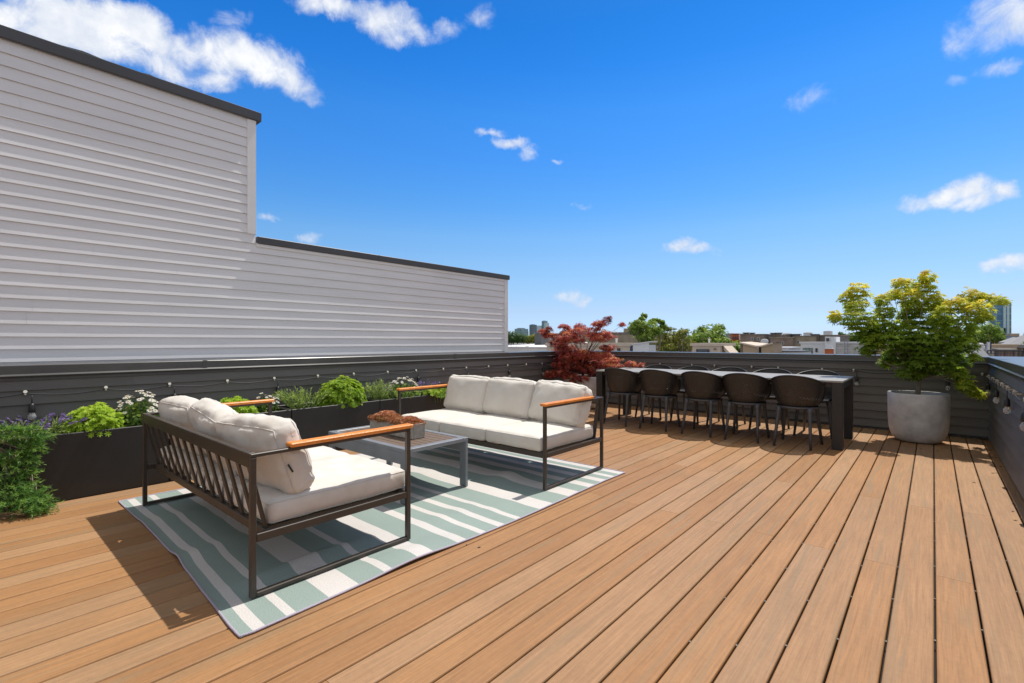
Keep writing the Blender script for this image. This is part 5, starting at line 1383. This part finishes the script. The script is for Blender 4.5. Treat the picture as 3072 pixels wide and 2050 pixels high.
for i in range(34):
    x = ra[0] + (rb[0] - ra[0]) * i / 33; rl.tube([(x, 27, ra[2]), (x, 27, ra[2] - 1.0)], .02 if i % 6 == 0 else .009, 5)
tag(rl.build('roof_railing', M['dark_pipe'], origin=(ra[0], 27, ra[2] - 1)), 'dark metal railing on the roof terrace at the far right', 'railing')


def parasol(label, u, v, w, h, Y):
    c = at_y(u, v, Y); t = thing('parasol', label, 'parasol', (c[0], Y, c[2] - 2.2), 'grey parasols on the far terrace')
    mb = MB(); mb.add([(c[0] + w * math.cos(i * PI / 4), Y + w * math.sin(i * PI / 4), c[2] - h) for i in range(8)] + [(c[0], Y, c[2])] + [(c[0] + w * math.cos(i * PI / 4), Y + w * math.sin(i * PI / 4), c[2] - h - .18) for i in range(8)], [(i, (i + 1) % 8, 8) for i in range(8)] + [(9 + i, 9 + (i + 1) % 8, (i + 1) % 8, i) for i in range(8)])
    mb.build('canopy', M['canvas'], t); MB().tube([(c[0], Y, c[2]), (c[0], Y, c[2] - 2.4)], .03, 6).build('pole', M['dark_pipe'], t)


parasol('small grey parasol at the foot of the blue glass tower', 3041, 1011, .62, .30, 40)
parasol('larger grey parasol cut by the right edge of the photo', 3072, 1004, .95, .55, 38)
house('low_building', 'small grey roof hut behind the parasols', 'building', 3035, 3055, 1001, 60, 4, M['grey_wall'], M['stucco_tan'], cop=.2)
house('low_building', 'long low dark terrace house beyond the right edge', 'building', 3048, 3200, 1040, 44, 5, M['stucco_tan_dark'], M['white_wall'], cop=.1)

# far low city that reads as one mass
mb = MB(); rr = random.Random(5)
for i in range(420):
    u = rr.uniform(1380, 3300); Y = rr.uniform(130, 420); p = at_y(u, 1025, Y); w_ = rr.uniform(3, 9); hgt = CAM_H + Y / CAM_F * rr.uniform(-14, 3.5) * 1.2
    mb.box(p[0] - w_, p[0] + w_, Y, Y + rr.uniform(6, 14), GZ, hgt, rr.choice([0, 1, 2, 3]))
tag(mb.build('far_rooftops', [M['brick_brown'], M['stucco_tan'], M['roof_white'], M['grey_wall']]), 'distant mixed rooftops merging along the horizon', 'rooftops', None, 'stuff')
n = 9000; Y = RNG.uniform(150, 500, n); U = RNG.uniform(1380, 3300, n)
lump = np.array([mnoise.noise(Vector((u * .012, 3.1, 0))) for u in U])
Vv = 1025 - RNG.uniform(-14, 5, n) - 4 * lump
P = np.array([at_y(u, v, y) for u, v, y in zip(U, Vv, Y)])
tl = leaf_mesh('far_trees', P, RNG.normal(size=(n, 3)) + np.array([0, -.3, .6]), RNG.uniform(1.2, 2.6, n), LEAF_CLUMP, RNG.uniform(0, .8, n), M['treeleaf_dark'])
tag(tl, 'distant tree tops merging into one green band on the horizon', 'trees', None, 'stuff')

# ------------------------------------------------------------------ sun, sky, clouds
SUNV = Vector((.045, .455, 1.0)).normalized()
EL = math.asin(SUNV.z); AZ = math.atan2(SUNV.x, SUNV.y)
sl = bpy.data.lights.new('sun', 'SUN'); sl.energy = 4.55; sl.angle = math.radians(.53); sl.color = (1.0, .945, .865)
so = bpy.data.objects.new('sun', sl); COL.objects.link(so); so.rotation_euler = (-SUNV).to_track_quat('-Z', 'Y').to_euler(); so.location = (0, 10, 20)

W = bpy.data.worlds.new('World'); S.world = W; W.use_nodes = True
nt = W.node_tree; L = nt.links.new; bg = nt.nodes['Background']
sky = N(nt, 'ShaderNodeTexSky'); sky.sky_type = 'NISHITA'; sky.sun_disc = False; sky.sun_elevation = EL; sky.sun_rotation = AZ
sky.altitude = 0; sky.air_density = 1.0; sky.dust_density = 0.3; sky.ozone_density = 2.0
SKY_STR = .12
tc = N(nt, 'ShaderNodeTexCoord'); nrm = N(nt, 'ShaderNodeVectorMath', operation='NORMALIZE'); L(tc.outputs['Generated'], nrm.inputs[0])
sep = N(nt, 'ShaderNodeSeparateXYZ'); L(nrm.outputs[0], sep.inputs[0])
az = N(nt, 'ShaderNodeMath', operation='ARCTAN2'); L(sep.outputs['X'], az.inputs[0]); L(sep.outputs['Y'], az.inputs[1])
el = N(nt, 'ShaderNodeMath', operation='ARCSINE'); L(sep.outputs['Z'], el.inputs[0])
ae = N(nt, 'ShaderNodeCombineXYZ'); L(az.outputs[0], ae.inputs['X']); L(el.outputs[0], ae.inputs['Y'])
# billowing edge: warp the bearing a little
n1 = N(nt, 'ShaderNodeTexNoise', Scale=16.0, Detail=6.0, Roughness=0.6); L(nrm.outputs[0], n1.inputs['Vector'])
w1 = N(nt, 'ShaderNodeVectorMath', operation='SUBTRACT'); L(n1.outputs['Color'], w1.inputs[0]); w1.inputs[1].default_value = (.5, .5, .5)
w2 = N(nt, 'ShaderNodeVectorMath', operation='SCALE'); L(w1.outputs[0], w2.inputs[0]); w2.inputs['Scale'].default_value = .055
wp = N(nt, 'ShaderNodeVectorMath', operation='ADD'); L(ae.outputs[0], wp.inputs[0]); L(w2.outputs[0], wp.inputs[1])
CL = [  # bearing in survey px: centre u,v, half sizes, strength
    (40, 75, 170, 75, 1.2), (180, 95, 200, 75, 1.5), (330, 55, 140, 70, 1.6), (425, 90, 105, 75, 1.5), (230, 75, 200, 90, 1.3), (340, 125, 190, 80, 1.3), (480, 190, 110, 60, 1.0), (460, 60, 70, 50, .9), (420, 170, 110, 45, .9), (560, 150, 100, 55, 1.0), (700, 170, 170, 75, 1.25), (800, 200, 130, 65, 1.1), (870, 240, 70, 50, .95), (650, 235, 80, 40, .85), (930, 280, 40, 30, .5), (690, 60, 70, 35, .45),
    (1010, 20, 130, 50, 1.1), (1130, 50, 140, 60, 1.0), (1230, 90, 100, 40, .9), (1180, 110, 60, 35, .85), (1430, 50, 60, 35, .45), (1330, 80, 60, 35, .5),
    (1470, 395, 55, 16, .75), (1540, 425, 55, 20, .85), (1590, 455, 35, 22, .75), (1680, 485, 16, 9, .4),
    (795, 657, 40, 13, .7), (925, 705, 42, 22, .7), (1700, 885, 55, 22, .9), (1740, 898, 45, 15, .75), (2040, 740, 55, 26, 1.0), (2085, 755, 50, 20, .9), (2145, 755, 22, 14, .4),
    (2760, 600, 60, 30, .8), (2840, 575, 95, 40, 1.0), (2920, 560, 70, 40, 1.1), (2930, 600, 80, 32, .9), (3010, 575, 55, 38, 1.0),
    (2985, 795, 70, 26, 1.0), (3050, 800, 60, 30, 1.1), (2960, 60, 110, 90, .8), (3040, 40, 120, 110, 1.0), (2890, 110, 60, 60, .6), (3000, 210, 80, 26, .5), (2870, 250, 40, 26, .4), (1755, 620, 40, 8, .3), (2000, 908, 18, 9, .35), (2430, 300, 60, 40, .25)]
prev = None
for (u, v, ru, rv, s_) in CL:
    d = bearing(u, v); d1 = bearing(u + ru, v); d2 = bearing(u, v - rv)
    fa = lambda q: math.atan2(q[0], q[1]); fe = lambda q: math.asin(q[2] / np.linalg.norm(q))
    a0, e0 = fa(d), fe(d); ra_, re_ = abs(fa(d1) - a0) * 1.12, abs(fe(d2) - e0) * 1.12
    sb = N(nt, 'ShaderNodeVectorMath', operation='SUBTRACT'); L(wp.outputs[0], sb.inputs[0]); sb.inputs[1].default_value = (a0, e0, 0)
    # w2 adds a z component; flatten it with the scale
    ml = N(nt, 'ShaderNodeVectorMath', operation='MULTIPLY'); L(sb.outputs[0], ml.inputs[0]); ml.inputs[1].default_value = (1 / ra_, 1 / re_, 0)
    dt = N(nt, 'ShaderNodeVectorMath', operation='DOT_PRODUCT'); L(ml.outputs[0], dt.inputs[0]); L(ml.outputs[0], dt.inputs[1])
    ma = N(nt, 'ShaderNodeMath', operation='MULTIPLY_ADD'); L(dt.outputs['Value'], ma.inputs[0]); ma.inputs[1].default_value = -s_; ma.inputs[2].default_value = s_
    if prev is None: prev = ma
    else:
        mxn = N(nt, 'ShaderNodeMath', operation='SMOOTH_MAX'); L(prev.outputs[0], mxn.inputs[0]); L(ma.outputs[0], mxn.inputs[1]); mxn.inputs[2].default_value = .35; prev = mxn
n2 = N(nt, 'ShaderNodeTexNoise', Scale=24.0, Detail=10.0, Roughness=0.66, Distortion=.4); L(nrm.outputs[0], n2.inputs['Vector'])
c1 = N(nt, 'ShaderNodeMath', operation='MULTIPLY_ADD'); L(n2.outputs['Fac'], c1.inputs[0]); c1.inputs[1].default_value = 1.9; c1.inputs[2].default_value = -.92
c2 = N(nt, 'ShaderNodeMath', operation='ADD'); L(prev.outputs[0], c2.inputs[0]); L(c1.outputs[0], c2.inputs[1])
dn = N(nt, 'ShaderNodeMapRange', interpolation_type='SMOOTHSTEP'); L(c2.outputs[0], dn.inputs['Value']); dn.inputs['From Min'].default_value = .0; dn.inputs['From Max'].default_value = 1.30
hs = N(nt, 'ShaderNodeHueSaturation', Saturation=1.32, Value=1.0); L(sky.outputs['Color'], hs.inputs['Color'])
# grade of the clear air with height: deeper blue above, clean pale blue at the horizon
gr = N(nt, 'ShaderNodeValToRGB'); cr = gr.color_ramp
GRADE = [(0, (.62, .86, 1.60)), (1.9, (.66, .85, 1.52)), (3.5, (.74, .80, 1.15)), (5.7, (.84, .90, 1.10)), (9, (.99, 1.02, 1.12)), (12.2, (1.01, 1.10, 1.19)), (15.3, (.815, 1.085, 1.27)), (20.3, (.64, 1.07, 1.39)), (24.9, (.55, 1.08, 1.42)), (29.3, (.33, .97, 1.40)), (33, (.25, .91, 1.33)), (40, (.35, .85, 1.2)), (55, (1.1, 1.05, 1.0))]
while len(cr.elements) < len(GRADE): cr.elements.new(.5)
for e, (d_, c_) in zip(cr.elements, GRADE): e.position = d_ / 90; e.color = (c_[0] / 1.6, c_[1] / 1.6, c_[2] / 1.6, 1)
e90 = N(nt, 'ShaderNodeMath', operation='DIVIDE'); L(el.outputs[0], e90.inputs[0]); e90.inputs[1].default_value = PI / 2; L(e90.outputs[0], gr.inputs['Fac'])
hs.inputs['Value'].default_value = 1.66
tint = N(nt, 'ShaderNodeMix', data_type='RGBA', blend_type='MULTIPLY'); tint.inputs['Factor'].default_value = 1.0; L(hs.outputs['Color'], tint.inputs['A']); L(gr.outputs['Color'], tint.inputs['B'])
# broken cloud cover added out of view, overhead and behind, to whiten ambient light
dp = N(nt, 'ShaderNodeVectorMath', operation='DOT_PRODUCT'); L(nrm.outputs[0], dp.inputs[0]); dp.inputs[1].default_value = (FW[0], FW[1], 0)
rg = N(nt, 'ShaderNodeMapRange', interpolation_type='SMOOTHSTEP'); L(dp.outputs['Value'], rg.inputs['Value']); rg.inputs['From Min'].default_value = .56; rg.inputs['From Max'].default_value = .40
n3 = N(nt, 'ShaderNodeTexNoise', Scale=2.6, Detail=7.0, Roughness=0.58); L(nrm.outputs[0], n3.inputs['Vector'])
r3 = N(nt, 'ShaderNodeMapRange', interpolation_type='SMOOTHSTEP'); L(n3.outputs['Fac'], r3.inputs['Value']); r3.inputs['From Min'].default_value = .36; r3.inputs['From Max'].default_value = .50
cov = N(nt, 'ShaderNodeMath', operation='MULTIPLY'); L(rg.outputs[0], cov.inputs[0]); L(r3.outputs[0], cov.inputs[1])
sh = N(nt, 'ShaderNodeMapRange'); L(c2.outputs[0], sh.inputs['Value']); sh.inputs['From Min'].default_value = .2; sh.inputs['From Max'].default_value = 1.3
cc = N(nt, 'ShaderNodeMix', data_type='RGBA'); cc.inputs['A'].default_value = (5.2, 5.9, 7.2, 1); cc.inputs['B'].default_value = (8.3, 8.4, 8.6, 1); v1 = N(nt, 'ShaderNodeMapRange'); L(n1.outputs['Fac'], v1.inputs['Value']); v1.inputs['From Min'].default_value = .36; v1.inputs['From Max'].default_value = .58; v1.inputs['To Min'].default_value = .35; vm = N(nt, 'ShaderNodeMath', operation='MULTIPLY'); L(sh.outputs[0], vm.inputs[0]); L(v1.outputs[0], vm.inputs[1]); L(vm.outputs[0], cc.inputs['Factor'])
mx = N(nt, 'ShaderNodeMix', data_type='RGBA'); L(dn.outputs[0], mx.inputs['Factor']); mo = N(nt, 'ShaderNodeMix', data_type='RGBA'); L(cov.outputs[0], mo.inputs['Factor']); L(tint.outputs['Result'], mo.inputs['A']); mo.inputs['B'].default_value = (5.25, 5.25, 5.3, 1); L(mo.outputs['Result'], mx.inputs['A']); L(cc.outputs['Result'], mx.inputs['B'])
L(mx.outputs['Result'], bg.inputs['Color']); bg.inputs['Strength'].default_value = SKY_STR

# ------------------------------------------------------------------ camera and view
cd = bpy.data.cameras.new('camera'); co = bpy.data.objects.new('camera', cd); COL.objects.link(co)
cd.sensor_width = 36.0; cd.lens = 36.0 * CAM_F / 3072; cd.clip_start = .05; cd.clip_end = 12000
co.location = EYE; co.rotation_euler = (PI / 2, 0, -CAM_YAW)
S.camera = co
S.render.resolution_x = 1024; S.render.resolution_y = 683
S.view_settings.view_transform = 'Standard'; S.view_settings.look = 'None'; S.view_settings.exposure = 0.0; S.view_settings.gamma = 1.0
S.render.engine = 'CYCLES'
S.cycles.use_denoising = True; S.cycles.max_bounces = 8; S.cycles.transparent_max_bounces = 8
